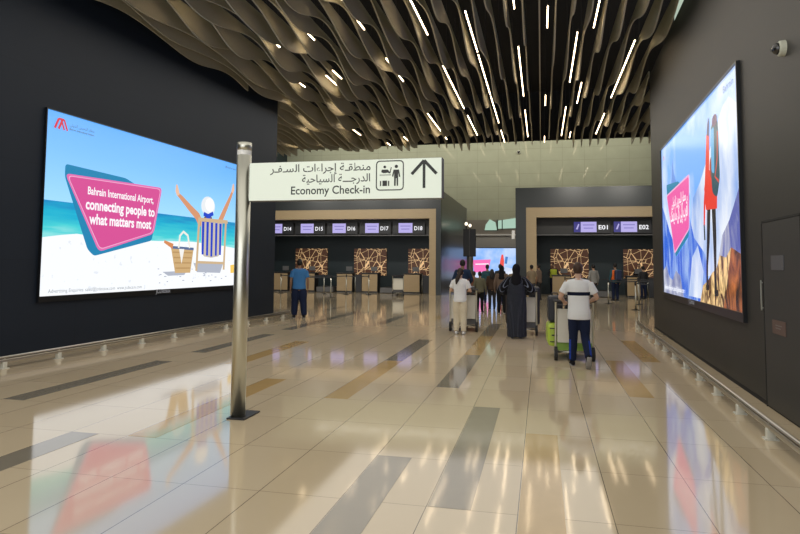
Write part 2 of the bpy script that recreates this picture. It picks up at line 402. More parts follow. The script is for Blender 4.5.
b = MB(); b.box((-5.25, 38.0, 2.73), (.4, 11.2, 5.46), M['side']); b.box((-12, 43.5, 2.73), (13.2, .2, 5.46), M['inner']); struct(b.build('wall_west_side'))
b = MB(); b.box((-1.05, 38.0, 2.73), (.4, 11.2, 5.46), M['side']); struct(b.build('wall_east_side'))

# ------------------------------------------------------------------ advertising screens
def screen_left():
    o0 = L0+Ld*.66+Z*1.0; root = empty('advertising_screen', 'huge lit beach advertising screen on the dark left wall with pink slogan panel', 'screen', tuple(o0+Ld*3.2+Ln*.01))
    inv = root.location.copy()
    f = MB(); wd, ht = 6.44, 3.22
    a = Art(f, o0+Ln*.03, Ld, Z, Ln)
    def bar(u0, u1, v0, v1, z0=-.028, z1=.05):
        p = [o0+Ld*u+Z*v+Ln*z0 for u, v in ((u0, v0), (u1, v0), (u1, v1), (u0, v1))]; f.prism(p, Ln*(z1-z0), M['bezel'])
    bar(-.02, wd+.02, -.1, 0); bar(-.02, wd+.02, ht, ht+.02); bar(-.02, 0, 0, ht); bar(wd, wd+.02, 0, ht)
    for v in f.v: v -= inv
    f.build('bezel', root)
    f = MB(); a = Art(f, o0+Ln*.052-inv, Ld, Z, Ln); a.text('JCDecaux', 3.05, 3.56, -.075, mat('bezel_letters', lin((130, 132, 138)), .4, emit=lin((120, 122, 130)), es=.5), bold=.02); f.build('brand_letters', root)
    f = MB(); a = Art(f, o0+Ln*.02-inv, Ld, Z, Ln)
    sk = mat('ad_sky', (.01, .01, .01), .2, emit=(1, 1, 1), es=1.15); t, n, l, bs = nt(sk); co, s = objxyz(t)
    r = n.new('ShaderNodeValToRGB'); l.new(mth(t, 'DIVIDE', mth(t, 'SUBTRACT', s[2], 0.0), 3.22), r.inputs[0]); e = r.color_ramp.elements
    e[0].position = .50; e[0].color = (*lin((158, 214, 250)), 1); e[1].position = 1.0; e[1].color = (*lin((92, 168, 246)), 1)
    l.new(r.outputs[0], bs.inputs['Emission Color'])
    sea = mat('ad_sea', (.01, .01, .01), .2, emit=(1, 1, 1), es=1.1); t, n, l, bs = nt(sea); co, s = objxyz(t)
    mp = n.new('ShaderNodeMapping'); mp.inputs['Scale'].default_value = (.6, .6, 7); l.new(co, mp.inputs[0]); nz = n.new('ShaderNodeTexNoise'); nz.inputs['Scale'].default_value = 1.6; nz.inputs['Detail'].default_value = 5; l.new(mp.outputs[0], nz.inputs['Vector'])
    r = n.new('ShaderNodeValToRGB'); e = r.color_ramp.elements
    l.new(mth(t, 'ADD', mth(t, 'DIVIDE', mth(t, 'SUBTRACT', s[2], 1.02), .64), mth(t, 'MULTIPLY', mth(t, 'SUBTRACT', nz.outputs['Fac'], .5), .7)), r.inputs[0])
    e[0].position = 0.0; e[0].color = (*lin((140, 222, 222)), 1); e[1].position = 1; e[1].color = (*lin((30, 130, 190)), 1)
    q = e.new(.22); q.color = (*lin((70, 204, 210)), 1); q = e.new(.7); q.color = (*lin((30, 172, 205)), 1)
    l.new(r.outputs[0], bs.inputs['Emission Color'])
    sand = mat('ad_sand', (.01, .01, .01), .2, emit=(1, 1, 1), es=1.12); t, n, l, bs = nt(sand); co, s = objxyz(t)
    nz = n.new('ShaderNodeTexNoise'); nz.inputs['Scale'].default_value = 7; nz.inputs['Detail'].default_value = 8; l.new(co, nz.inputs['Vector'])
    l.new(mixc(t, mth(t, 'GREATER_THAN', nz.outputs['Fac'], .66), lin((240, 243, 246)), lin((224, 229, 236))), bs.inputs['Emission Color'])
    C = lambda nm, c, s_=1.05: emat('ad_'+nm, c, s_)
    a.poly([(0, 0), (wd, 0), (wd, ht), (0, ht)], sk)
    a.poly([(0, .9), (wd, .9), (wd, 1.66), (0, 1.65)], sea)
    a.poly([(0, 0), (wd, 0), (wd, .97), (5.6, 1.03), (4.4, 1.08), (2.94, 1.05), (1.4, 1.05), (.8, 1.1), (.43, 1.06), (0, 1.0)], sand)
    shade = C('shade', (176, 182, 196)); a.poly([(4.45, .58), (5.75, .55), (5.62, .33), (4.6, .36)], shade); a.poly([(3.3, .38), (4.2, .4), (4.1, .3), (3.5, .29)], shade)
    for i in range(26):
        u, v = random.uniform(3.0, 6.3), random.uniform(.12, .5); a.ell((u, v), (random.uniform(.02, .06), .012), shade, 8)
    skin, skin2 = C('skin', (214, 150, 112)), C('hand', (236, 190, 160))
    a.line([(4.72, 1.5), (4.55, 1.7), (4.24, 1.87), (3.92, 2.06), (3.77, 2.14)], [.2, .2, .16, .12, .09], skin); a.line([(3.77, 2.12), (3.72, 2.22), (3.7, 2.36)], [.1, .13, .05], skin2)
    a.line([(5.45, 1.5), (5.6, 1.72), (5.83, 2.05), (6.02, 2.32), (6.1, 2.46)], [.2, .18, .15, .11, .09], skin); a.line([(6.1, 2.44), (6.14, 2.54), (6.15, 2.68)], [.1, .13, .05], skin2)
    a.ell((5.0, 1.62), (.19, .17), C('hair', (120, 84, 60))); a.ell((4.99, 1.98), (.3, .24), C('hat', (232, 236, 240))); a.ell((5.06, 2.02), (.2, .17), C('hat2', (252, 252, 250)))
    rib = C('ribbon', (30, 70, 200)); a.line([(4.8, 1.78), (5.0, 1.74), (5.22, 1.82)], .1, rib); a.poly([(4.92, 1.76), (5.1, 1.76), (5.14, 1.42), (5.0, 1.5), (4.86, 1.4)], rib)
    wood = C('wood', (206, 178, 140)); a.line([(4.62, 1.64), (4.56, .39)], .085, wood); a.line([(5.82, 1.66), (5.77, .41)], .085, wood)
    a.line([(4.58, .6), (5.76, .58)], .06, wood)
    a.poly([(4.70, 1.58), (5.66, 1.60), (5.62, .85), (5.5, .75), (5.18, .71), (4.86, .74), (4.75, .84)], C('cloth', (200, 190, 176)))
    bl = C('stripe', (36, 66, 196))
    for u in (4.74, 4.93, 5.12, 5.32, 5.51): a.poly([(u, 1.585), (u+.105, 1.587), (u+.105, .80-.06*(1-abs(u-5.12)*2)), (u+.02, .80-.06*(1-abs(u-5.12)*2))], bl)
    a.line([(4.58, 1.63), (5.9, 1.65)], .09, wood)
    bg = C('bag', (206, 172, 122)); a.poly([(3.55, .93), (4.42, .91), (4.31, .35), (3.73, .35)], bg)
    b2 = C('bag2', (184, 146, 98))
    for v in (.82, .7, .58, .46): a.line([(3.6+(.9-v)*.3, v), (4.38-(.9-v)*.18, v)], .03, b2)
    a.line([(3.55, .93), (4.42, .91)], .06, C('rim', (90, 110, 150))); a.line([(3.83, .92), (3.87, 1.2), (4.0, 1.3), (4.17, 1.22), (4.26, .93)], .06, C('strap', (240, 236, 226)))
    a.poly([(3.85, .9), (4.05, .9), (3.96, .56)], C('scarf', (242, 240, 236))); a.line([(3.3, 1.05), (3.62, .95)], [.06, .12], C('bread', (214, 140, 90)))
    a.poly([(6.08, .53), (6.34, .55), (6.36, .33), (6.1, .32)], C('yellow', (246, 204, 96)))
    a.poly(rnd_poly([(.44, 2.33), (2.0, 2.28), (3.1, 1.95), (2.87, 1.05), (1.22, .70), (1.05, .82), (.44, 2.1)], .07), C('teal', (34, 132, 178)))
    pk = [(.44, 2.16), (3.17, 2.22), (2.93, 1.2), (1.34, .78)]
    a.poly(rnd_poly(pk, .12), C('pinkedge', (228, 110, 176))); cx, cy = 1.97, 1.6
    a.poly(rnd_poly([(cx+(u-cx)*.965, cy+(v-cy)*.95) for u, v in pk], .11), C('pinkline', (240, 170, 208)))
    a.poly(rnd_poly([(cx+(u-cx)*.948, cy+(v-cy)*.925) for u, v in pk], .1), C('pink', (214, 82, 150)))
    wt = C('letters', (250, 246, 250))
    a.text('Bahrain International Airport,', 1.0, 2.89, 1.85, wt, h=.145, bold=.022); a.text('connecting people to', .96, 2.94, 1.57, wt, h=.2, bold=.03); a.text('what matters most', 1.06, 2.84, 1.3, wt, h=.2, bold=.03)
    rd = C('logo', (214, 50, 70))
    for du in (0, .085): a.line([(.17+du, 2.92), (.25+du, 3.1)], .045, rd)
    for du in (0, .07): a.line([(.30+du, 3.1), (.38+du, 2.92)], .035, rd)
    a.line([(.25, 3.1), (.37, 3.1)], .035, rd)
    gy = C('grey', (86, 112, 150)); a.text(arabic('مطار البحرين الدولي'), .5, 1.1, 3.02, gy); a.text('Bahrain International Airport', .5, 1.1, 2.95, gy, bold=.02)
    a.text('Bahrain', 5.72, 6.3, 3.05, gy, h=.06); a.text('Advertising Enquiries: sales@jcdecaux.com  www.jcdecaux.com', .18, 2.6, .05, C('capt', (150, 156, 164)))
    f.build('display_picture', root)
screen_left()

def screen_right():
    o0 = R0+Rd*8.33+Z*1.0; xd = -Rd; root = empty('advertising_screen', 'huge lit mountain hiker advertising screen on the right wall', 'screen', tuple(o0+xd*3.3+Rn*.01)); inv = root.location.copy()
    wd, ht = 6.58, 3.27
    f = MB()
    def bar(u0, u1, v0, v1, z0=-.028, z1=.05):
        p = [o0+xd*u+Z*v+Rn*z0 for u, v in ((u0, v0), (u1, v0), (u1, v1), (u0, v1))]; f.prism(p, Rn*(z1-z0), M['bezel'])
    bar(-.02, wd+.03, -.12, 0); bar(-.02, wd+.03, ht, ht+.02); bar(-.02, 0, 0, ht); bar(wd, wd+.03, 0, ht)
    for v in f.v: v -= inv
    f.build('bezel', root)
    f = MB(); a = Art(f, o0+Rn*.052-inv, xd, Z, Rn); a.text('JCDecaux', 3.05, 3.56, -.075, bpy.data.materials['bezel_letters'], bold=.02); f.build('brand_letters', root)
    f = MB(); a = Art(f, o0+Rn*.02-inv, xd, Z, Rn)
    C = lambda nm, c, s_=1.05: emat('hike_'+nm, c, s_)
    def cloudy(nm, c0, c1, sc, lo, hi, st=(1, 1, 1), dist=0.0):
        m = mat('hike_'+nm, (.01, .01, .01), .2, emit=(1, 1, 1), es=1.05); t, n, l, bs = nt(m); co, s = objxyz(t)
        mp = n.new('ShaderNodeMapping'); mp.inputs['Scale'].default_value = st; l.new(co, mp.inputs[0])
        nz = n.new('ShaderNodeTexNoise'); nz.inputs['Scale'].default_value = sc; nz.inputs['Detail'].default_value = 7; nz.inputs['Distortion'].default_value = dist; l.new(mp.outputs[0], nz.inputs['Vector'])
        r = n.new('ShaderNodeValToRGB'); r.color_ramp.elements[0].position = lo; r.color_ramp.elements[1].position = hi
        r.color_ramp.elements[0].color = (*lin(c0), 1); r.color_ramp.elements[1].color = (*lin(c1), 1); l.new(nz.outputs['Fac'], r.inputs[0]); l.new(r.outputs[0], bs.inputs['Emission Color']); return m
    sky = cloudy('sky', (112, 172, 250), (222, 232, 248), .55, .42, .68); snow = cloudy('snow', (120, 160, 226), (232, 238, 248), 1.4, .3, .62, (1, 1, .5))
    far = cloudy('blue', (44, 100, 214), (150, 182, 236), 1.7, .42, .66, (1, 1.6, .6), 1.0); gm = cloudy('grey', (88, 96, 168), (186, 186, 202), 1.9, .38, .62, (1, 1, .6), 1.0)
    rk = cloudy('rock', (70, 34, 16), (255, 214, 146), 4.5, .4, .6, (1, 1, .6), 1.4); rk2 = cloudy('rock2', (42, 22, 16), (196, 112, 54), 2.6, .4, .68, (1, 1, .6), 1.2)
    a.poly([(0, 0), (wd, 0), (wd, ht), (0, ht)], sky)
    a.poly([(3.2, 1.2), (3.5, 1.8), (4.1, 2.0), (5.2, 2.6), (5.75, 2.9), (6.1, 2.95), (wd, 2.7), (wd, .5), (3.2, .4)], snow)
    a.poly([(1.1, 2.0), (1.32, 2.45), (1.45, 2.86), (1.62, 2.5), (1.85, 2.3), (2.1, 1.9)], C('spire', (104, 146, 224)))
    a.poly([(0, 0), (0, 1.95), (.35, 1.75), (1.0, 1.3), (1.6, 1.0), (2.3, 1.75), (2.6, 1.95), (3.1, 1.55), (3.5, 1.1), (4.4, .78), (4.7, 0)], far)
    a.poly([(2.9, .05), (3.3, .75), (3.8, .95), (4.2, .5), (4.0, .05)], snow)
    a.poly([(wd, 1.72), (6.33, 1.52), (5.94, 1.24), (5.53, 1.05), (5.1, .5), (5.2, .2), (wd, .3)], gm)
    a.poly([(0, 0), (0, .5), (.4, .6), (.8, .35), (1.2, .3), (1.6, .5), (2.1, .4), (2.4, 0)], cloudy('haze', (110, 120, 170), (196, 200, 216), 2.0, .35, .65))
    a.poly([(3.9, 0), (4.15, .28), (4.5, .36), (4.84, .5), (5.1, .55), (5.35, .76), (5.7, .72), (6.0, .86), (wd, .74), (wd, 0)], rk)
    a.poly([(5.5, 0), (5.7, .3), (6.0, .86), (wd, .74), (wd, 0)], rk2)
    blk, red = C('trousers', (26, 24, 30)), C('jacket', (226, 48, 38))
    a.line([(4.72, 1.55), (4.62, 1.0), (4.5, .62), (4.46, .26)], [.24, .2, .13, .12], blk); a.line([(5.04, 1.55), (5.06, 1.0), (5.05, .6), (5.02, .2)], [.26, .22, .15, .14], blk)
    a.line([(4.38, .25), (4.58, .26)], .08, blk); a.line([(4.95, .18), (5.2, .2)], .09, blk)
    a.poly([(4.42, 1.85), (4.6, 2.1), (5.1, 2.1), (5.3, 1.75), (5.26, 1.46), (4.52, 1.5)], red)
    a.line([(4.55, 1.85), (4.43, 1.62), (4.36, 1.25)], [.17, .13, .09], red); a.line([(4.36, 1.27), (4.38, 1.02)], .09, blk)
    a.line([(4.6, 1.75), (4.7, 2.2), (4.78, 2.68)], [.34, .27, .2], red); a.line([(4.78, 2.66), (4.83, 2.82), (4.86, 2.92)], [.17, .14, .05], C('glove', (46, 38, 92)))
    a.ell((4.98, 2.12), (.13, .17), C('hat', (170, 60, 50)))
    a.poly(rnd_poly([(5.02, 2.78), (5.45, 2.78), (5.5, 1.9), (5.3, 1.62), (5.0, 1.72), (4.95, 2.0)], .1), C('pack', (34, 74, 90)))
    a.poly(rnd_poly([(5.0, 2.7), (5.2, 2.72), (5.16, 2.0), (4.98, 2.05)], .06), C('pack2', (88, 168, 216))); a.ell((5.25, 2.8), (.16, .09), C('packtop', (90, 50, 90)))
    a.line([(5.42, 2.6), (5.36, 2.2), (5.2, 1.95), (5.42, 1.85)], .05, C('strap', (206, 70, 60)))
    a.poly(rnd_poly([(.68, 2.38), (2.1, 2.28), (3.24, 1.9), (3.06, 1.14), (1.66, .78), (.77, 1.95)], .06), C('teal', (30, 128, 168)))
    pk = [(.66, 2.15), (3.24, 2.27), (3.14, 1.27), (1.52, .84)]; cx, cy = 2.1, 1.62
    a.poly(rnd_poly(pk, .1), C('pinkedge', (244, 176, 214))); a.poly(rnd_poly([(cx+(u-cx)*.96, cy+(v-cy)*.94) for u, v in pk], .09), C('pink', (236, 92, 168)))
    wt = C('letters', (252, 248, 252)); a.text(arabic('مطار البحرين الدولي'), 1.32, 2.86, 1.83, wt, h=.2, bold=.015); a.text(arabic('أقرب إلى كل ما يهمك'), 1.13, 3.05, 1.53, wt, h=.27, bold=.02)
    gy = C('ink', (70, 98, 150)); a.text('Bahrain', 5.82, 6.36, 3.06, gy, h=.1); a.line([(.3, 2.98), (.38, 3.08), (.46, 2.98)], .03, C('logo', (206, 70, 90)))
    a.text('Advertising Enquiries: sales@jcdecaux.com', .12, 2.5, .08, C('capt', (232, 236, 244)), bold=.02)
    f.build('display_picture', root)
screen_right()

def screen_far():
    x0, x1, z0, z1, Y = -4.82, -1.3, .55, 2.75, 45.2
    root = empty('advertising_screen', 'distant lit advertising screen with pink banner seen through the gap', 'screen', ((x0+x1)/2, Y, z0))
    f = MB(); f.box((0, .06, 1.1), (x1-x0+.1, .1, z1-z0+.1), M['bezel']); f.box((0, .15, .2), (1.2, .12, .5), M['bezel']); f.build('bezel', root)
    f = MB(); a = Art(f, (x0-(x0+x1)/2, .005, 0), (1, 0, 0), Z, (0, -1, 0)); w_, h_ = x1-x0, z1-z0
    C = lambda nm, c, s_=1.1: emat('far_'+nm, c, s_)
    a.poly([(0, 0), (w_, 0), (w_, h_), (0, h_)], bpy.data.materials['hike_sky']); a.poly([(0, .3), (.8, .9), (1.7, .5), (2.2, .9), (w_, .6), (w_, 0), (0, 0)], bpy.data.materials['hike_snow'])
    a.poly(rnd_poly([(.02, 1.35), (1.3, 1.4), (1.1, .55), (.1, .45)], .05), C('pink', (240, 110, 180))); a.line([(.2, 1.05), (1.15, 1.08)], .08, C('w', (250, 236, 246)))
    a.line([(2.0, .3), (2.08, .9)], .16, C('leg', (60, 66, 90))); a.line([(2.06, .85), (2.1, 1.3), (2.12, 1.75)], [.3, .28, .12], C('red', (232, 70, 60))); a.line([(2.35, 1.1), (2.42, 1.6)], .18, C('pack', (60, 120, 190)))
    f.build('display_picture', root)
screen_far()

# ------------------------------------------------------------------ direction sign on its steel pole
def sign():
    root = empty('direction_sign', 'pale lit economy check-in direction sign on a brushed steel pole', 'sign', (-3.085, 6.1, 0))
    b = MB(); b.box((.032, .065, .008), (.2, .37, .016), M['black'], bev=.004); b.build('base_plate', root)
    b = MB(); b.tube([(0, 0, .016), (0, 0, 2.74)], .077, M['steel'], 28); b.tube([(0, 0, 2.79), (0, 0, 2.875)], .077, M['steel'], 28); b.build('pole', root, True)
    for p in root.children[-1].data.polygons:
        if len(p.vertices) > 4: p.use_smooth = False
    b = MB(); b.tube([(0, 0, 2.74), (0, 0, 2.79)], .075, M['whiteband'], 28); b.build('white_ring', root)
    b = MB(); b.box((.08, 0, 2.45), (.05, .05, .36), M['steel']); b.build('bracket', root)
    b = MB(); b.box((1.115, 0, 2.445), (2.06, .1, .405), M['greyp'], bev=.006); b.build('panel_box', root)
    b = MB(); b.box((1.115, -.053, 2.445), (2.04, .008, .397), M['signface']); fc = b.build('panel_face', root)
    k = 2.07/192.5; U = lambda x: .113+(x-250)*k; V = lambda y, x=320: 2.647-(y-(163-(x-250)*.0234))*.0105
    b = MB(); a = Art(b, (0, -.0575, 0), (1, 0, 0), Z, (0, -1, 0)); I = M['signink']
    a.text(arabic('منطقـة إجراءات السـفـر').replace('ء', 'ء'), U(270), U(371), 2.538, I, h=.08, bold=.008); a.text(arabic('الدرجـــة السياحية'), U(303), U(370.7), 2.425, I, h=.08, bold=.008)
    a.text('Economy Check-in', U(292), U(370.7), 2.305, I, h=.085, bold=.012)
    x0, x1, z0, z1 = U(376.3), U(403), 2.327, 2.63
    def ring(r0, r1):
        n = len(r0); a.nxt()
        for i in range(n): a.same([r0[i], r0[(i+1) % n], r1[(i+1) % n], r1[i]], I)
    ring(rnd_poly([(x0, z0), (x1, z0), (x1, z1), (x0, z1)], .045), rnd_poly([(x0+.011, z0+.011), (x1-.011, z0+.011), (x1-.011, z1-.011), (x0+.011, z1-.011)], .036))
    ex = lambda x: x0+(x-518)/104*(x1-x0); ez = lambda y: z1-(y-93)/112*(z1-z0)
    a.ell((ex(594), ez(116)), (.017, .017), I); a.poly([(ex(x), ez(y)) for x, y in ((584, 128), (604, 128), (609, 155), (604, 155), (601, 138), (601, 188), (596, 188), (595, 160), (593, 160), (592, 188), (586, 188), (586, 138), (583, 155), (578, 152))], I)
    a.ell((ex(551), ez(117)), (.014, .014), I); a.poly([(ex(x), ez(y)) for x, y in ((540, 127), (562, 127), (570, 136), (574, 118), (577, 119), (572, 142), (560, 138), (556, 140), (546, 140), (538, 136))], I)
    a.line([(ex(532), ez(147)), (ex(574), ez(147))], .006, I); a.poly([(ex(x), ez(y)) for x, y in ((543, 168), (560, 168), (560, 188), (543, 188))], I)
    for x in (536, 566): a.line([(ex(x), ez(169)), (ex(x), ez(188))], .012, I)
    ax, a0, a1 = U(422), 2.345, 2.62; a.line([(ax, a0), (ax, a1-.01)], .027, I)
    a.line([(ax-.125, a1-.135), (ax, a1)], .03, I); a.line([(ax+.125, a1-.135), (ax, a1)], .03, I)
    b.build('lettering', root)
sign()

# ------------------------------------------------------------------ bumper rails along both walls
def rail(label, base, d, n, s0, s1, off, ph):
    o = base+d*s0+n*off; root = empty('bumper_rail', label, 'rail', tuple(o), 0)
    Rm = Matrix((( -n.y*0+d.y, d.x, 0), (-d.x, d.y, 0), (0, 0, 1)))   # local y runs along the rail
    Lg = s1-s0; root.rotation_euler = (0, 0, -math.atan2(d.x, d.y))
    b = MB(); b.box((0, Lg/2, .115), (.05, Lg, .05), M['railsteel'], bev=.01); b.build('rail_bar', root)
    b = MB(); b.tube([(-.0, 0, .165), (0, Lg, .165)], .018, M['railsteel'], 10); b.build('rail_tube', root, True)
    y = ph
    while y < Lg-.1:
        b = MB(); b.box((0, y, .05), (.075, .07, .1), M['railpost'], bev=.008); b.box((0, y, .006), (.12, .1, .012), M['railpost']); b.box((0, y, .15), (.03, .03, .03), M['steel']); b.build('post', root)
        y += 1.03
rail('low steel bumper rail on short posts along the right wall', R0, Rd, Rn, -4.0, 10.1, .42, .35)
rail('low steel bumper rail on short posts along the left wall', L0, Ld, Ln, -5.0, 9.3, .55, .45)

# door and plates on the right wall
do = R0+Z*0; root = bpy.data.objects.new('door_1', None); COL.objects.link(root); struct(root); root.location = tuple(R0); root.rotation_euler = (0, 0, -RA)
b = MB(); b.box((-.004, .36, 1.06), (.02, 1.2, 2.08), M['door']); b.build('door_leaf', root)
b = MB()
for c, s_ in (((-.008, .36, 2.115), (.02, 1.24, .022)), ((-.008, .975, 1.05), (.02, .018, 2.1)), ((-.008, -.255, 1.05), (.02, .018, 2.1))): b.box(c, s_, M['seam'])
b.build('door_gap', root)
b = MB(); b.tube([(-.035, .99, 1.09), (-.035, .99, 1.44)], .009, M['steel'], 10); b.box((-.02, .99, 1.12), (.03, .015, .015), M['steel']); b.box((-.02, .99, 1.41), (.03, .015, .015), M['steel']); b.build('door_handle', root)
b = MB(); b.box((-.017, .45, 1.64), (.008, .4, .16), M['plate_g']); b.build('notice_plate', root)
b = MB(); b.box((-.017, .46, .94), (.008, .42, .15), M['plate_r']); a = Art(b, (-.022, .59, .9), (0, -1, 0), Z, (-1, 0, 0)); a.line([(.03, .06), (.24, .06)], .012, M['plate_t']); a.line([(.03, .03), (.2, .03)], .012, M['plate_t']); b.build('notice_plate', root)

def dome_cam(label, loc, rot, k=1.0):
    root = empty('dome_camera', label, 'camera', loc); root.rotation_euler = rot; root.scale = (k, k, k)
    b = MB(); b.tube([(0, 0, 0), (0, 0, .05)], [.085, .08], M['camwhite'], 24); b.tube([(0, 0, .05), (0, 0, .062)], [.08, .066], M['camwhite'], 24); b.build('housing', root)
    b = MB(); b.ball((0, 0, .06), (.062, .062, .06), M['glassdark'], 20, 12); b.build('dome', root, True)
    b = MB(); b.tube([(.0, .02, .07), (.0, .035, .123)], .018, M['greyp'], 12); b.build('lens', root)
dome_cam('white dome security camera high on the right wall', tuple(R0+Rd*.05+Z*3.88+Rn*.001), (0, -PI/2, -RA))
dome_cam('tiny dark security camera high on the pale far wall', (-1.54, 45.48, 9.67), (PI/2, 0, 0), 1.6)

# ------------------------------------------------------------------ wavy ceiling baffles and light strips
SP = .316
def baffle(i, x, y0, y1):
    ph = i*3.42+.6*math.sin(i*.7); lam = 4.2+.35*math.sin(i*1.3); lam2 = 2.6+.3*math.cos(i*.9)
    N = int((y1-y0)/.14); pb, th = [], .014
    for j in range(N+1):
        y = y0+(y1-y0)*j/N
        pb.append((y, 6.47+.19*math.sin(2*PI*y/lam+ph)+.03*math.sin(2*PI*y/lam2+1.7*ph)))
    if x < -7.2: pb = [(y, 6.37+(z-6.47)*.5) for y, z in pb]
    vs, fs = [], []
    for y, z in pb:
        for dx, zz in ((-th, z), (th, z), (th, 6.78), (-th, 6.78)): vs.append((dx, y, zz))
    for j in range(N):
        q = j*4
        for k in range(4): fs.append([q+k, q+(k+1) % 4, q+4+(k+1) % 4, q+4+k])
    fs += [[3, 2, 1, 0], [N*4, N*4+1, N*4+2, N*4+3]]
    b = MB(); b.add(vs, fs, M['baffle']); o = b.build('ceiling_baffle', loc=(x, 0, 0))
    for y in (y0+1.2, (y0+y1)/2, y1-1.2):
        if y1-y0 < 9 and y != (y0+y1)/2: continue
        h = MB(); h.tube([(0, y, 6.74), (0, y, 8.66)], .006, M['strip_body'], 6); h.build('hanger', o)
    tag(o, 'long wavy-edged beige ceiling baffle hanging in the row overhead', 'baffle', 'wavy baffles under the black ceiling')
for i in range(-43, 14):
    x = SP*i
    if -8.5 < x < -7.85: baffle(i, x, 4.0, 8.38+(x+8.34-.07)/.0503)
    if x < -7.85: baffle(i, x, 17.95, 25.6)
    elif x > 2.7: baffle(i, x, 17.5, 25.6)
    elif x > 2.42: baffle(i, x, 10.0, 25.6)
    else: baffle(i, x, 4.0, 25.6)
STR = {-32: [[25.3, 26.3]], -28: [[25.8, 26.5]], -27: [[22.6, 23.3]], -25: [[20.8, 22.8]], -24: [[18.7, 19.1]], -22: [[22.3, 24.5]], -21: [[9.5, 12.1], [15.8, 17.4]], -20: [[19.3, 20.6], [26.3, 26.9]], -19: [[12.7, 14.0]],
       -18: [[16.4, 18.0], [22.0, 23.9]], -17: [[13.9, 15.1], [16.0, 16.8], [25.1, 26.3]], -16: [[11.8, 13.7]], -12: [[10.2, 13.3], [15.3, 17.4], [21.3, 26.0]], -8: [[10.4, 13.9], [16.2, 20.9], [21.9, 25.4]], -5: [[12.7, 15.3], [15.5, 19.3], [19.5, 23.3], [24.6, 27.1]],
       -2: [[10.8, 12.8], [15.1, 19.7], [21.5, 26.1]], 0: [[12.8, 14.0], [19.7, 21.0], [26.1, 27.4]], 2: [[14.4, 18.4], [21.3, 26.1]], 3: [[11.2, 14.2], [18.5, 20.9], [25.4, 26.6]], 6: [[15.2, 20.4], [22.5, 26.0]]}
for k, segs in STR.items():
    for s0, s1 in segs:
        s0, s1 = s0*.943, s1*.943; x = SP*(k+.5); L_ = s1-s0
        root = empty('strip_light', 'slim warm white strip light set between two wavy baffles', 'light', (x, (s0+s1)/2, 6.56), 0, 'strip lights between the baffles')
        b = MB(); b.box((0, 0, .035), (.034, L_, .05), M['strip_body']); b.box((0, 0, 1.05), (.012, .012, 2.1), M['strip_body']); b.build('housing', root)
        b = MB(); b.box((0, 0, 0), (.022, L_-.02, .02), M['strip']); b.build('diffuser', root)
# strips on the higher ceiling beyond, mirrored in the far wall
for x, y, z, L_ in ((-5.6, 35, 9.4, 4), (-4.6, 40.5, 10.8, 3), (-3.7, 34.5, 9.4, 5), (-2.9, 41, 10.8, 4), (-2.0, 36, 9.4, 4), (-1.1, 40, 10.8, 5), (-.2, 34, 9.4, 3), (.8, 41, 10.8, 4), (1.7, 35.5, 9.4, 5), (2.7, 40, 10.8, 4), (3.7, 36, 9.4, 4), (4.7, 41, 10.8, 3), (5.6, 35, 9.4, 4), (-7.4, 40, 10.8, 4), (-9.5, 36, 9.4, 4)):
    L_ *= 1.5
    root = empty('strip_light', 'slim warm strip light under the higher ceiling before the far wall', 'light', (x, y, z), 0, 'strip lights on the far ceiling')
    b = MB(); b.box((0, 0, .035), (.06, L_, .05), M['strip_body']); b.box((0, 0, (11.8-z)/2), (.012, .012, 11.78-z), M['strip_body']); b.build('housing', root)
    b = MB(); b.box((0, 0, 0), (.07, L_-.02, .03), M['strip_far']); b.build('diffuser', root)

# ------------------------------------------------------------------ check-in counters
def counter_screen(num, x, blue):
    root = empty('counter_screen', 'lilac check-in screen numbered %s above the counters' % num, 'screen', (x, 32.80, 3.2))
    b = MB(); b.box((.18, 0, .3), (1.75, .1, .62), M['black'], bev=.01); b.build('housing', root)
    b = MB(); a = Art(b, (-.38, -.055, .05), (1, 0, 0), Z, (0, -1, 0)); a.poly([(0, 0), (.76, 0), (.76, .52), (0, .52)], M['lilac'])
    a.line([(.1, .36), (.66, .36)], .05, M['lilac2']); a.line([(.14, .2), (.6, .2)], .05, M['lilac2']); b.build('display', root)
    if blue:
        b = MB(); a = Art(b, (-.72, -.055, .05), (1, 0, 0), Z, (0, -1, 0)); a.poly([(0, 0), (.33, 0), (.33, .52), (0, .52)], M['blue']); a.poly([(.1, .14), (.19, .14), (.27, .4), (.22, .42)], M['lilac']); b.build('emblem', root)
    b = MB(); a = Art(b, (.46, -.057, .17), (1, 0, 0), Z, (0, -1, 0)); a.text(num, .02, .46, .02, M['whitee'], h=.21, bold=.014); b.build('number', root)
for i in range(5): counter_screen('D%d' % (14+i), -14.52+1.86*i, False)
counter_screen('E01', 2.33, True); counter_screen('E02', 4.25, True)
def copper(label, x, w_):
    b = MB(); b.box((0, 0, .78), (w_, .08, 1.56), M['crackle']); o = b.build('patterned_panel', loc=(x, 35.545, .9)); tag(o, label, 'panel')
copper('copper crackle patterned panel behind the man in blue shirt', -13.43, 2.0)
copper('copper crackle patterned panel in the middle of the left counters', -9.78, 1.95)
copper('copper crackle patterned panel cut by the left timber frame', -6.52, 1.95)
copper('copper crackle patterned panel behind the boy in white shirt', 1.5, 2.0)
copper('copper crackle patterned panel beside the right wall edge', 5.3, 2.0)
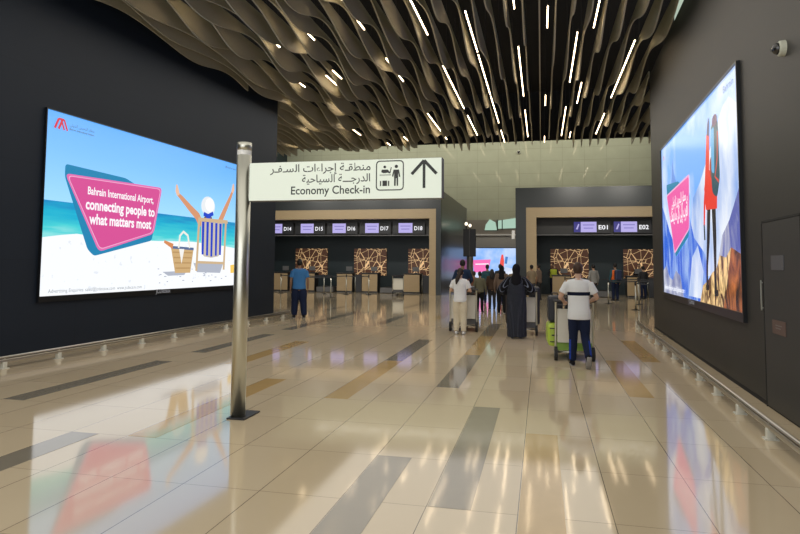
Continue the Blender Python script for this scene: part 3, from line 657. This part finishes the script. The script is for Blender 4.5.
def make_desk():
    root = empty('checkin_desk', 'x', 'desk')
    b = MB(); b.box((0, .02, .53), (.9, .6, 1.0), M['black'], bev=.01); b.build('carcass', root)
    b = MB(); b.box((0, -.29, .55), (.86, .03, .92), M['deskwood']); b.build('front_panel', root)
    b = MB(); b.box((0, 0, 1.06), (.98, .7, .05), M['black'], bev=.01); b.build('counter_top', root)
    b = MB(); b.box((0, -.0, .03), (.86, .5, .06), M['greyp']); b.build('plinth', root)
    b = MB(); b.box((.15, .1, 1.095), (.16, .14, .02), M['black']); b.box((.15, .1, 1.15), (.03, .03, .1), M['black']); b.box((.15, .08, 1.3), (.36, .03, .24), M['greyp'], bev=.005); b.build('monitor', root)
    return root
dsk = make_desk()
DX = [(-14.35, 'wood-fronted check-in desk beside the left wall edge'), (-12.75, 'wood-fronted check-in desk right of the man in blue shirt'), (-10.57, 'wood-fronted check-in desk under screen D16'),
      (-9.14, 'wood-fronted check-in desk in front of the middle copper panel'), (-6.8, 'wood-fronted check-in desk behind the parked trolley'), (.98, 'wood-fronted check-in desk of the agent in yellow vest'), (4.6, 'wood-fronted check-in desk under screen E02'), (6.1, None)]
for i, (x, lb) in enumerate(DX):
    if lb is None: continue
    o = dsk if i == 0 else copy_tree(dsk)
    place(o, (x, 33.4, 0), 0, lb, 'check-in desks')
def weigher(label, x, w_):
    root = empty('baggage_belt', label, 'belt', (x, 33.3, 0))
    b = MB(); b.box((0, .2, .16), (w_, 1.2, .28), M['greyp'], bev=.02); b.build('housing', root)
    b = MB(); b.box((0, .2, .31), (w_-.16, 1.16, .02), M['rubber']); b.build('belt_surface', root)
weigher('grey baggage belt between the left counter desks', -11.65, .95); weigher('grey baggage belt left of the parked trolley', -8.05, .9); weigher('grey baggage belt between the right counters', 2.9, 1.0)
def gate(label, x, w_):
    root = empty('counter_gate', label, 'gate', (x, 33.4, 0))
    b = MB(); b.box((0, 0, .5), (w_, .08, .96), M['black'], bev=.01); b.build('gate_panel', root)
    b = MB(); b.tube([(-w_/2-.03, -.03, 0), (-w_/2-.03, -.03, 1.05)], .03, M['steel'], 8); b.build('post', root, True)
gate('dark counter gate between the two middle desks', -9.84, .34); gate('dark counter gate beside the left timber frame', -6.05, .4); gate('dark counter gate beside desk under E02', 5.4, .4)

def make_post():
    root = empty('queue_post', 'x', 'queue post')
    b = MB(); b.tube([(0, 0, 0), (0, 0, .012), (0, 0, .03)], [.16, .16, .05], M['black'], 20); b.build('base', root, True)
    b = MB(); b.tube([(0, 0, .02), (0, 0, .92)], .027, M['steel'], 12); b.build('pole', root, True)
    b = MB(); b.tube([(0, 0, .90), (0, 0, 1.0)], .034, M['black'], 12, cap='round'); b.build('belt_head', root, True)
    return root
qp = make_post(); first = True
def queue(pts, lab, grp, blab):
    global first
    for i, p in enumerate(pts):
        o = qp if first else copy_tree(qp); first = False; place(o, (*p, 0), 0, lab, grp)
    for i in range(len(pts)-1):
        a, c = Vector((*pts[i], .945)), Vector((*pts[i+1], .945)); d = (c-a).normalized(); a2, c2 = a+d*.04, c-d*.04; m_ = (a2+c2)/2-Z*.03
        b = MB()
        q = [a2, m_, c2]
        for u, v in ((a2, m_), (m_, c2)):
            s_ = Vector((-d.y, d.x, 0))*.0015; b.prism([u-s_-Z*.022, v-s_-Z*.022, v-s_+Z*.022, u-s_+Z*.022], s_*2, M['black'])
        o = b.build('queue_belt'); tag(o, blab, 'belt', grp+' belts')
G1 = 'queue posts before the right counters'
queue([(1.1, 31.2), (2.2, 31.2), (3.3, 31.2), (4.4, 31.2), (5.4, 31.2)], 'slim steel queue post standing before the right counters', G1, 'black retractable queue belt stretched before the right counters')
queue([(2.7, 27.4), (3.9, 27.4), (5.0, 27.4)], 'slim steel queue post nearer the passengers on the right', G1+' nearer', 'black retractable queue belt nearer the passengers on the right')
queue([(3.3, 24.0), (4.3, 24.0)], 'slim steel queue post beside the right wall end', G1+' by wall', 'black retractable queue belt beside the right wall end')
G2 = 'queue posts before the left counters'
queue([(-13.4, 31.0), (-12.2, 31.0), (-11.0, 31.0), (-9.8, 31.0), (-8.6, 31.0)], 'slim steel queue post standing before the left counters', G2, 'black retractable queue belt stretched before the left counters')
queue([(-11.0, 28.0), (-9.6, 28.0)], 'slim steel queue post right of the man in blue shirt', G2+' nearer', 'black retractable queue belt right of the man in blue shirt')

# dark information panel on a post, edge of the gap
root = empty('flight_display', 'tall dark flight display on a post at the corner of the gap', 'display', (-4.12, 37.0, 0))
b = MB(); b.box((0, 0, 2.86), (.72, .3, 1.62), M['black'], bev=.02); b.box((0, -.16, 2.86), (.04, .02, 1.6), M['greyp']); b.build('display_box', root)
b = MB(); b.tube([(-.1, 0, 0), (-.1, 0, 2.06)], .07, M['greyp'], 12); b.tube([(.16, 0, 0), (.16, 0, 2.06)], .05, M['wood'], 12); b.build('post', root, True)
for dx, dz in ((-.2, 3.92), (.02, 3.82)):
    b = MB(); b.tube([(dx, 0, 3.66), (dx, 0, dz)], .03, M['black'], 8); b.ball((dx, 0, dz+.06), (.09, .09, .1), M['lampw'], 12, 8); b.build('lamp', root, True)
b = MB(); b.box((0, 0, .2), (.16, .2, .44), M['whiteband'], bev=.02); o = b.build('exit_box', loc=(-1.36, 31.9, 2.88)); tag(o, 'small white box light fixed at the corner of right portal', 'light')

# ------------------------------------------------------------------ luggage trolleys and luggage
M['panel_w'] = nmat('trolley_panel', (.60, .57, .47), .45, .04, 3.0)
M['green_t'] = nmat('trolley_green', (.24, .42, .06), .45, .1, 5.0)
M['lime'] = nmat('lime_case', (.42, .56, .06), .4, .06, 6.0)
M['case_dark'] = nmat('case_dark', (.020, .022, .028), .5, .15, 8.0)
M['case_brown'] = nmat('case_brown', (.045, .032, .025), .6, .15, 8.0)
M['case_grey'] = nmat('case_grey', (.12, .12, .125), .5, .1, 8.0)
M['case_navy'] = nmat('case_navy', (.02, .03, .07), .5, .1, 8.0)
def make_trolley(name_label, panel, base):
    """pushed along +y, handle over y = 0"""
    root = empty('luggage_trolley', name_label, 'trolley')
    b = MB()
    for sx in (-1, 1):
        b.tube([(sx*.27, .16, .12), (sx*.27, .1, .5), (sx*.27, .03, .93), (sx*.27, 0, 1.0)], .017, M['steel'], 10, sub=3)
        b.tube([(sx*.27, .16, .14), (sx*.24, .6, .14), (sx*.14, 1.02, .15)], .018, M['steel'], 10, sub=3)
        b.tube([(sx*.27, .12, .45), (sx*.26, .25, .62), (sx*.26, .3, .8)], .012, M['steel'], 8, sub=2)
    b.tube([(-.27, .16, .14), (.27, .16, .14)], .016, M['steel'], 8); b.tube([(-.15, 1.02, .15), (.15, 1.02, .15)], .018, M['steel'], 8)
    b.build('frame', root, True)
    b = MB(); b.box((0, .58, .185), (.52, .86, .035), base, bev=.012); b.box((0, .15, .23), (.53, .03, .13), base, bev=.008); b.box((0, 1.03, .2), (.3, .04, .1), base, bev=.01); b.build('platform', root)
    b = MB(); R_ = Matrix.Rotation(-.13, 3, 'X'); b.box((0, .085, .585), (.50, .02, .56), panel, R_, .006); b.build('rear_panel', root)
    b = MB(); b.box((0, .13, .93), (.5, .2, .015), M['black']); b.box((0, .235, .98), (.5, .015, .12), M['black']); b.build('hand_basket', root)
    b = MB(); b.tube([(-.29, -.01, 1.0), (.29, -.01, 1.0)], .021, M['black'], 12, cap='round'); b.build('handle', root, True)
    for x, y, r in ((-.27, .13, .115), (.27, .13, .115), (0, .92, .08)):
        w = MB(); w.tube([(x-.022, y, r), (x+.022, y, r)], r, M['rubber'], 20); wo = w.build('wheel', root)
        h = MB(); h.tube([(x-.026, y, r), (x+.026, y, r)], r*.45, M['greyp'], 14); h.build('hub', wo)
    return root
def suitcase(label, c, d, m, rz=0.0, cat='suitcase', lying=False):
    root = empty('suitcase', label, cat, c, rz); x, y, z = d
    b = MB(); b.box((0, 0, z/2), (x, y, z), m, bev=min(x, y, z)*.22); b.build('shell', root)
    b = MB()
    if lying: b.tube([(-.08, -y/2-.005, z*.5), (-.08, -y/2-.03, z*.5), (.08, -y/2-.03, z*.5), (.08, -y/2-.005, z*.5)], .012, M['black'], 8)
    else: b.tube([(-x*.2, 0, z-.005), (-x*.2, 0, z+.04), (x*.2, 0, z+.04), (x*.2, 0, z-.005)], .012, M['black'], 8)
    b.build('grab_handle', root, True)
    for k in (-.28, .28):
        b = MB(); b.box((0, -y/2-.003, z/2+k*z), (x*.8, .012, .016), M['black']); b.build('trim_strip', root)
    return root
t1 = make_trolley('green-based luggage trolley pushed by the boy in white shirt', M['panel_w'], M['green_t']); place(t1, (.535, 10.87, 0), .05); t1.scale = (1.12, 1, 1)
t2 = make_trolley('cream-panelled luggage trolley pushed by the girl in white', M['panel_w'], M['greyp']); place(t2, (-1.82, 14.93, 0), .02); t2.scale = (1.16, 1, 1)
t3 = make_trolley('luggage trolley pushed by the woman in the black striped robe', M['panel_w'], M['greyp']); place(t3, (-.43, 14.5, 0), 0); t3.scale = (1.16, 1, 1)
t4 = make_trolley('empty luggage trolley parked before the left check-in counters', M['panel_w'], M['greyp']); place(t4, (-6.95, 30.5, 0), .25)
suitcase('lime green suitcase lying on the left side of the trolley', (.235, 11.42, .204), (.30, .62, .40), M['lime'], .05, lying=True)
suitcase('dark suitcase standing on the green-based trolley', (.60, 11.5, .204), (.40, .30, .72), M['case_dark'], .05)
suitcase('black bag lying over the lime green suitcase', (.225, 11.40, .606), (.24, .42, .46), M['case_dark'], .05, 'bag')
suitcase('small navy bag at the right end of the trolley load', (.62, 11.5, .982), (.34, .26, .16), M['case_navy'], -.2, 'bag')
suitcase('big dark suitcase on the trolley pushed by the girl', (-1.80, 15.50, .204), (.46, .34, .62), M['case_dark'], 0)
suitcase('grey suitcase stacked on the trolley pushed by the girl', (-1.80, 15.50, .882), (.40, .30, .18), M['case_grey'], 0)
suitcase('brown suitcase at the left of the robed woman trolley', (-.70, 15.18, .206), (.25, .5, .86), M['case_brown'], 0)
suitcase('black suitcase in the middle of the robed woman trolley', (-.43, 15.18, .206), (.19, .5, .66), M['case_dark'], 0)
suitcase('black suitcase at the right of the robed woman trolley', (-.165, 15.18, .206), (.24, .5, .88), M['case_dark'], 0)
suitcase('brown bag topping the middle suitcase of the robed woman', (-.43, 15.18, .922), (.22, .36, .26), M['case_brown'], 0, 'bag')

# ------------------------------------------------------------------ people
SK = {k: nmat('skin_'+k, v, .55, .06, 20, spec=.3) for k, v in dict(light=(.52, .33, .23), mid=(.40, .24, .155), brown=(.26, .15, .09)).items()}
HAIR = {k: nmat('hair_'+k, v, .55, .25, 40, (1, 1, .2), spec=.3) for k, v in dict(black=(.010, .009, .009), dark=(.028, .017, .012), brown=(.05, .026, .016)).items()}
M['eye_w'] = mat('eye_white', (.7, .7, .68), .3); M['eye_d'] = mat('eye_dark', (.02, .012, .01), .2)
CL = {}
def cl(k, rgb=None):
    if k not in CL: CL[k] = cloth('cloth_'+k, rgb)
    return CL[k]
def banded(name, base, band, tests):
    """tests: list of (axis, lo, hi) that must all hold for the band colour"""
    m = mat(name, base, .9, spec=.15); t, n, l, b = nt(m); co, s = objxyz(t); f = None
    for ax, lo, hi in tests:
        v = s[ax] if isinstance(ax, int) else mth(t, 'ABSOLUTE', s[int(ax[1])])
        q = mth(t, 'MULTIPLY', mth(t, 'GREATER_THAN', v, lo), mth(t, 'LESS_THAN', v, hi)); f = q if f is None else mth(t, 'MULTIPLY', f, q)
    l.new(mixc(t, f, base, band), b.inputs['Base Color']); return m
def pinstripe(name, base, line):
    m = mat(name, base, .8, spec=.2); t, n, l, b = nt(m); co, s = objxyz(t)
    ang = mth(t, 'ARCTAN2', s[0], s[1]); f = mth(t, 'LESS_THAN', mth(t, 'FRACT', mth(t, 'MULTIPLY', ang, 40/(2*PI))), .13)
    l.new(mixc(t, f, base, line), b.inputs['Base Color']); return m

def person(label, loc, yaw, h, top, bottom, skin='mid', hair='black', style='short', pose='stand', sleeve='short', kind='trousers', shoes='black', lean=0.0, head_yaw=0.0, wide=1.0, hem=.88,
           legs=None, arms=None, voxel=.012, leg_w=1.0, vest=None, cover=None, fingers=True, sock=None, hair_kind=None):
    k = h/1.75
    def T(p):          # lean everything above the hips
        p = Vector(p)
        if p.z <= .93 or lean == 0: return p
        dz = p.z-.93; return Vector((p.x, p.y+dz*math.sin(lean), .93+dz*math.cos(lean)))
    legs = legs or (((-.095, .015, .50), (-.10, -.01, .085), 0.0), ((.095, .015, .50), (.10, -.01, .085), 0.0))
    if arms is None:
        arms = (((-.25, -.02, 1.13), (-.26, .06, .87)), ((.25, -.02, 1.13), (.26, .06, .87))) if pose == 'stand' else (((-.27, .05, 1.16), (-.20, .30, 1.04)), ((.27, .05, 1.16), (.20, .30, 1.04)))
    S = lambda p: tuple(Vector(p)*k)
    w = wide
    torso = [(.83, .12, .10, 0), (.90, .158, .115, -.005), (1.0, .155, .11, 0), (1.10, .140, .10, 0), (1.22, .150, .108, 0), (1.34, .170, .115, 0), (1.42, .165, .095, -.005), (1.47, .09, .07, -.005)]
    def add_torso(b, grow, z0, z1, m):
        rg = []
        prof = torso if grow == 0 else [(.70, .172, .125, 0), (.90, .170, .122, -.005)]+[(z, max(rx, .158) if z < 1.4 else rx, ry, oy) for z, rx, ry, oy in torso[2:]]
        zs = [r[0] for r in prof]
        for z, rx, ry, oy in prof:
            if z0-.001 <= z <= z1+.001: rg.append((z, rx, ry, oy))
        def at(z):
            for i in range(len(prof)-1):
                if zs[i] <= z <= zs[i+1]:
                    t = (z-zs[i])/(zs[i+1]-zs[i]); return (z,)+tuple(prof[i][q]*(1-t)+prof[i+1][q]*t for q in (1, 2, 3))
            return prof[0] if z < zs[0] else prof[-1]
        if not rg or rg[0][0] > z0+.01: rg.insert(0, (z0,)+at(z0)[1:])
        if rg[-1][0] < z1-.01: rg.append(at(z1))
        b.tube([S(T((0, oy, z))) for z, rx, ry, oy in rg], [((rx*w+grow)*k, (ry+grow)*k) for z, rx, ry, oy in rg], m, 20, sub=2, flat=(1, 0, 0))
        return rg
    b = MB(); sm = SK[skin]
    add_torso(b, 0, .83, 1.47, sm)
    b.tube([S(T((-.155*w, -.005, 1.405))), S(T((0, -.01, 1.435))), S(T((.155*w, -.005, 1.405)))], [.05*k, .06*k, .05*k], sm, 12, cap='round')
    b.tube([S(T((0, -.005, 1.42))), S(T((0, .0, 1.50))), S(T((0, .012, 1.58)))], [.058*k, .051*k, .05*k], sm, 12)
    hc = T((0, .02, 1.638)); RH = Matrix.Rotation(head_yaw, 3, 'Z')
    Hp = lambda x, y, z: tuple((hc+RH @ Vector((x, y, z)))*k)
    b.ball(Hp(0, -.008, .012), (.074*k, .092*k, .105*k), sm, 18, 12, RH); b.ball(Hp(0, .022, -.058), (.054*k, .066*k, .058*k), sm, 14, 9, RH)
    b.tube([Hp(0, .082, .022), Hp(0, .098, -.008), Hp(0, .088, -.022)], [.010*k, .014*k, .012*k], sm, 8, cap='round')
    b.tube([Hp(-.022, .078, -.052), Hp(.022, .078, -.052)], .009*k, sm, 8, cap='round')
    for sx in (-1, 1): b.ball(Hp(sx*.077, -.004, -.002), (.012*k, .02*k, .032*k), sm, 10, 7, RH)
    def arm(b, a, grow=0.0, t1=1.0, m=sm, hand=True, sx=1):
        sh = T((sx*.175*w, -.005, 1.405)); el, wr = T(a[0]), T(a[1])
        if t1 >= 1.0:
            b.tube([S(sh), S(sh.lerp(el, .5)), S(el), S(el.lerp(wr, .35)), S(wr)], [(.052+grow)*k, (.046+grow)*k, (.039+grow)*k, (.039+grow)*k, (.027+grow*.9)*k], m, 12, sub=3, cap='round')
        else:
            e = sh.lerp(el, t1); b.tube([S(sh), S(sh.lerp(el, t1*.5)), S(e)], [(.054+grow)*k, (.054+grow)*k, (.056+grow)*k], m, 14, sub=2, cap=True)
        if not hand: return
        d = (wr-el).normalized(); side = Vector((0, 0, 1)) if abs(d.z) < .75 else Vector((0, 1, 0)); side = (side-d*side.dot(d)).normalized()
        if abs(d.z) < .75: side = Vector((1, 0, 0)); side = (side-d*side.dot(d)).normalized()
        nrm = d.cross(side).normalized()
        if abs(d.z) < .75 and nrm.z > 0: nrm = -nrm
        if abs(d.z) >= .75 and nrm.x*sx > 0: nrm = -nrm
        kn = wr+d*.085
        b.tube([S(wr-d*.01), S(wr+d*.04), S(kn)], [(.024*k, .017*k), (.036*k, .015*k), (.038*k, .013*k)], m, 12, flat=tuple(side), cap='round')
        for i, (o_, L_) in enumerate(((-.03, .062), (-.010, .072), (.011, .068), (.031, .052))):
            p = kn+side*o_-d*.008; q = p+d*L_*.5+nrm*.012; r_ = q+d*L_*.22+nrm*L_*.42
            b.tube([S(p), S(q), S(r_)], [.0095*k, .009*k, .0075*k], m, 8, cap='round')
        th = wr+d*.03-side*.03*sx; b.tube([S(th), S(th+d*.03-side*.022*sx+nrm*.012), S(th+d*.055-side*.022*sx+nrm*.03)], [.012*k, .011*k, .008*k], m, 8, cap='round')
    for sx, a in ((-1, arms[0]), (1, arms[1])): arm(b, a, sx=sx)
    LG = []
    for sx, (kn, an, pitch) in ((-1, legs[0]), (1, legs[1])):
        hip = Vector((sx*.088, 0, .90)); kn, an = Vector(kn), Vector(an)
        b.tube([S(hip), S(hip.lerp(kn, .5)), S(kn), S(kn.lerp(an, .35)), S(an)], [.088*k, .074*k, .054*k, .053*k, .036*k], sm, 14, sub=3, cap='round')
        fd = Vector((0, math.cos(pitch), -math.sin(pitch))); fu = Vector((0, math.sin(pitch), math.cos(pitch)))
        heel, ball_, toe = an-fd*.045-fu*.045, an+fd*.10-fu*.052, an+fd*.175-fu*.058
        b.tube([S(heel), S(an+fd*.02-fu*.03), S(ball_), S(toe)], [(.03*k, .028*k), (.036*k, .036*k), (.042*k, .024*k), (.034*k, .018*k)], sm, 12, flat=(1, 0, 0), cap='round')
        LG.append((hip, kn, an, heel, ball_, toe, fd, fu))
    body = b.remeshed('person', voxel*k, 2); body.location = loc; body.rotation_euler = (0, 0, yaw); tag(body, label, 'person')
    # eyes
    for sx in (-1, 1):
        e = MB(); e.ball(Hp(sx*.03, .079, .012), (.012*k, .008*k, .008*k), M['eye_w'], 10, 7, RH); e.ball(Hp(sx*.03, .085, .012), (.006*k, .005*k, .006*k), M['eye_d'], 8, 6, RH); e.build('eye', body, True)
    tm = top if not isinstance(top, str) else CL[top]; bm = bottom if not isinstance(bottom, str) else CL[bottom]
    if kind == 'robe':
        b = MB(); n = 48; vs = []; prof = [(.035, .215, .20), (.30, .225, .19), (.6, .235, .17), (.85, .235, .155), (1.05, .225, .145), (1.22, .215, .14), (1.36, .195, .130), (1.43, .165, .105), (1.50, .075, .07)]
        for z, rx, ry in prof:
            fold = max(0, (1.0-z))*.035
            for i in range(n):
                a = 2*PI*i/n; q = 1+fold*2.2*math.sin(a*9+z*3)+fold*1.4*math.sin(a*5+1); p = T((math.cos(a)*rx*q, math.sin(a)*ry*q, z)); vs.append(S(p))
        fs = [[j*n+i, j*n+(i+1) % n, j*n+n+(i+1) % n, j*n+n+i] for j in range(len(prof)-1) for i in range(n)]+[list(range(n-1, -1, -1)), list(range((len(prof)-1)*n, len(prof)*n))]
        b.add(vs, fs, tm)
        for sx, a in ((-1, arms[0]), (1, arms[1])):
            sh, el, wr = T((sx*.17*w, -.005, 1.39)), T(a[0]), T(a[1]); b.tube([S(sh), S(el), S(el.lerp(wr, .85))], [.085*k, .105*k, .085*k], tm, 16, sub=3, cap='round')
        b.remeshed('robe', .014*k, 2, body)
    else:
        b = MB(); add_torso(b, .022, hem, 1.455, tm)
        b.tube([S(T((-.15*w, -.005, 1.40))), S(T((0, -.01, 1.43))), S(T((.15*w, -.005, 1.40)))], [.068*k, .07*k, .068*k], tm, 14, cap='round')
        for sx, a in ((-1, arms[0]), (1, arms[1])):
            if sleeve == 'short': arm(b, a, .018, .72, tm, False, sx)
            else: arm(b, (a[0], tuple(Vector(a[0]).lerp(Vector(a[1]), .93))), .016, 1.0, tm, False, sx)
        b.remeshed('shirt', .0125*k, 3, body)
        b = MB(); b.tube([S((0, -.004, .84)), S((0, -.004, .90)), S(T((0, -.004, .99))), S(T((0, 0, 1.03)))], [(.15*w*k, .115*k), (.176*w*k, .134*k), (.168*w*k, .122*k), (.158*w*k, .115*k)], bm, 20, flat=(1, 0, 0))
        for hip, kn, an, *_ in LG:
            e = kn.lerp(an, 1.0); g = leg_w
            b.tube([S(hip), S(hip.lerp(kn, .5)), S(kn), S(kn.lerp(an, .4)), S(e)], [.104*k, .092*g*k, .075*g*k, .07*g*k, .058*g*k], bm, 16, sub=3, cap=True)
        b.remeshed('trousers', .0125*k, 3, body)
    smt = CL[shoes]
    for hip, kn, an, heel, ball_, toe, fd, fu in LG:
        b = MB(); b.tube([S(heel-fd*.012), S(an+fd*.02-fu*.025), S(ball_), S(toe+fd*.01)], [(.036*k, .034*k), (.043*k, .045*k), (.049*k, .030*k), (.038*k, .022*k)], smt, 14, sub=2, flat=(1, 0, 0), cap='round'); so = b.build('shoe', body, True)
        b = MB(); c0, c1, c2 = heel-fd*.03-fu*.030, ball_-fu*.022, toe+fd*.028-fu*.016
        b.tube([S(c0), S((c0+c1)/2), S(c1), S(c2)], [(.036*k, .012*k), (.042*k, .012*k), (.050*k, .012*k), (.034*k, .011*k)], CL['sole'], 12, flat=(1, 0, 0)); b.build('sole', so, True)
    hm = HAIR[hair]
    if cover is not None:      # head cloth
        b = MB(); b.ball(Hp(0, -.016, .012), (.094*k, .108*k, .122*k), cover, 18, 12, RH, keep=lambda c: not (c.y > .045*k and c.z < .055*k)); b.tube([Hp(0, -.03, -.03), S(T((0, -.03, 1.52))), S(T((0, -.02, 1.40))), S(T((0, -.03, 1.30)))], [(.09*k, .085*k), (.085*k, .08*k), (.15*k, .12*k), (.155*k, .12*k)], cover, 18, sub=2, flat=(1, 0, 0), cap='round'); b.build('head_scarf', body, True)
    else:
        b = MB(); b.ball(Hp(0, -.014, .022), (.084*k, .102*k, .112*k), hm, 20, 14, RH, keep=lambda c: not (c.y > .035*k and c.z < .05*k) and c.z > -.085*k)
        if style in ('tail', 'long'):
            off = -.03 if style == 'tail' else 0
            pts = [Hp(off*.3, -.085, .03), Hp(off, -.12, -.05), S(T((off*2.2, -.135, 1.46))), S(T((off*3, -.14, 1.34)))]
            b.tube(pts, [(.04*k, .035*k), (.05*k, .04*k), (.055*k, .035*k), (.02*k, .015*k)] if style == 'tail' else [(.08*k, .04*k), (.095*k, .05*k), (.12*k, .04*k), (.10*k, .02*k)], hm, 12, sub=3, flat=(1, 0, 0), cap='round')
        b.build('hair', body, True)
    if vest is not None:
        b = MB(); add_torso(b, .036, .98, 1.44, vest); b.remeshed('vest', .0125*k, 3, body, mats=[vest])
    return body
for nm, c in dict(white=(.72, .72, .70), cream=(.62, .55, .40), navy=(.012, .018, .045), blue=(.045, .16, .36), black=(.010, .010, .011), sole=(.30, .29, .27), darkblue=(.016, .030, .065), olive=(.12, .115, .075), grey=(.22, .215, .20), charcoal=(.03, .03, .032),
                  brown=(.06, .038, .026), taupe=(.14, .10, .075), teal=(.03, .08, .10), khaki=(.22, .17, .11), rust=(.16, .07, .045)).items(): cl(nm, c)
M['tee'] = banded('cloth_tee', (.70, .71, .70), (.008, .012, .028), [(2, 1.20*1.63/1.75, 1.26*1.63/1.75), ('|0', -1, .175), (1, -1, .18)])
M['track'] = banded('cloth_track', (.012, .018, .045), (.02, .05, .30), [(2, .10, .42), ('|0', .125, .4)])
M['pin'] = pinstripe('cloth_pinstripe', (.005, .0055, .008), (.16, .18, .24))
M['hivis'] = cloth('cloth_hivis', (.50, .56, .06)); M['orange'] = cloth('cloth_orange', (.62, .13, .03))
M['scarf'] = cloth('cloth_black_scarf', (.009, .009, .011))

person('boy in white striped tee and navy trousers walking behind the trolley', (.575, 10.40, 0), .05, 1.63, M['tee'], M['track'], 'light', 'brown', lean=.07, wide=1.0, head_yaw=-.15, shoes='black', hem=.80,
       legs=(((-.09, .07, .50), (-.10, .12, .085), 0.0), ((.10, .0, .49), (.115, -.30, .20), .95)), arms=(((-.30, .02, 1.17), (-.22, .33, 1.08)), ((.30, .02, 1.17), (.22, .33, 1.08))), voxel=.0085)
person('girl in white tee and loose cream trousers pushing a trolley', (-1.83, 14.47, 0), .02, 1.50, 'white', 'cream', 'light', 'dark', 'tail', pose='push', lean=.03, wide=.95, leg_w=1.25, shoes='white', hem=.86, head_yaw=.1,
       legs=(((-.09, .03, .50), (-.10, -.02, .085), 0), ((.09, .0, .50), (.10, -.06, .085), .05)), arms=(((-.26, .04, 1.16), (-.20, .36, 1.14)), ((.27, .02, 1.15), (.21, .36, 1.14))), voxel=.0085)
person('woman in long black pinstriped robe pushing the loaded trolley', (-.54, 14.02, 0), 0, 1.60, M['pin'], 'black', 'mid', cover=M['scarf'], kind='robe', pose='push', sleeve='long', lean=.03, voxel=.009,
       arms=(((-.35, .02, 1.15), (-.20, .36, 1.07)), ((.35, .02, 1.15), (.24, .36, 1.07))))
person('man in blue polo and dark loose trousers near the left wall end', (-6.92, 17.35, 0), .45, 1.70, 'blue', 'navy', 'brown', 'black', leg_w=1.45, wide=1.08, shoes='charcoal', voxel=.0085,
       legs=(((-.12, .05, .50), (-.14, .02, .085), 0), ((.12, -.02, .50), (.15, -.12, .085), .1)))
person('man in dark blue shirt walking ahead of the girl', (-2.28, 18.6, 0), .1, 1.72, 'darkblue', 'navy', 'brown', 'black', sleeve='long', pose='push', lean=.04)
crowd = [('small child in rust top beside the man in dark blue', -2.34, 22.4, 1.34, 'rust', 'charcoal', 'dark', 'short', None, .1),
         ('person in olive top and black trousers in the crowd', -2.02, 21.2, 1.35, 'olive', 'black', 'black', 'short', None, -.1),
         ('person in brown jacket and dark trousers in the crowd', -1.72, 22.6, 1.42, 'brown', 'charcoal', 'black', 'long', None, .2),
         ('woman in taupe coat with black scarf left of robed woman', -1.28, 21.0, 1.55, 'taupe', 'black', 'black', 'short', M['scarf'], 0),
         ('person in teal shirt far back in the crowd', -2.15, 25.8, 1.58, 'teal', 'navy', 'black', 'short', None, .2),
         ('person in charcoal shirt behind the brown jacket', -1.62, 25.6, 1.60, 'charcoal', 'navy', 'dark', 'short', None, -.2),
         ('person in khaki shirt just left of the robed woman', -.98, 23.4, 1.50, 'khaki', 'charcoal', 'black', 'short', None, .1)]
for lb, x, y, h, tp, bt, hr, st, cv, yw in crowd:
    person(lb, (x, y, 0), yw, h, tp, bt, 'brown', hr, st, sleeve='long', cover=cv, voxel=.016)
person('person in khaki top at the foot of the timber frame', (-.42, 28.3, 0), .5, 1.58, 'khaki', 'charcoal', 'brown', 'black', sleeve='short', voxel=.016)
person('person in taupe shirt beside the timber frame', (-.12, 29.1, 0), 1.2, 1.62, 'taupe', 'charcoal', 'brown', 'black', sleeve='long', voxel=.016)
person('check-in agent in yellow vest behind the right counter desk', (.62, 34.25, 0), PI, 1.66, 'charcoal', 'navy', 'brown', 'black', sleeve='long', voxel=.016, vest=M['hivis'], pose='push')
person('man in grey shirt waiting before the right counters', (2.28, 29.5, 0), .5, 1.62, 'grey', 'charcoal', 'mid', 'black', sleeve='long', voxel=.016)
ov = person('man in orange vest with a dark backpack before the counters', (3.22, 29.6, 0), .35, 1.68, 'teal', 'navy', 'brown', 'black', sleeve='long', voxel=.016, vest=M['orange'])
b = MB(); b.box((-.0, -.29, 1.16), (.30, .18, .46), M['case_navy'], bev=.05); o = b.build('backpack', loc=(3.22, 29.6, 0)); o.rotation_euler = (0, 0, .35); tag(o, 'dark backpack carried by the man in orange vest', 'backpack')
person('check-in agent in black behind the desk under E02', (4.9, 34.25, 0), PI, 1.68, 'black', 'black', 'brown', 'black', sleeve='long', voxel=.016, pose='push')
person('person in charcoal shirt at the right wall edge', (4.75, 31.9, 0), .4, 1.55, 'charcoal', 'navy', 'mid', 'black', sleeve='long', voxel=.016)
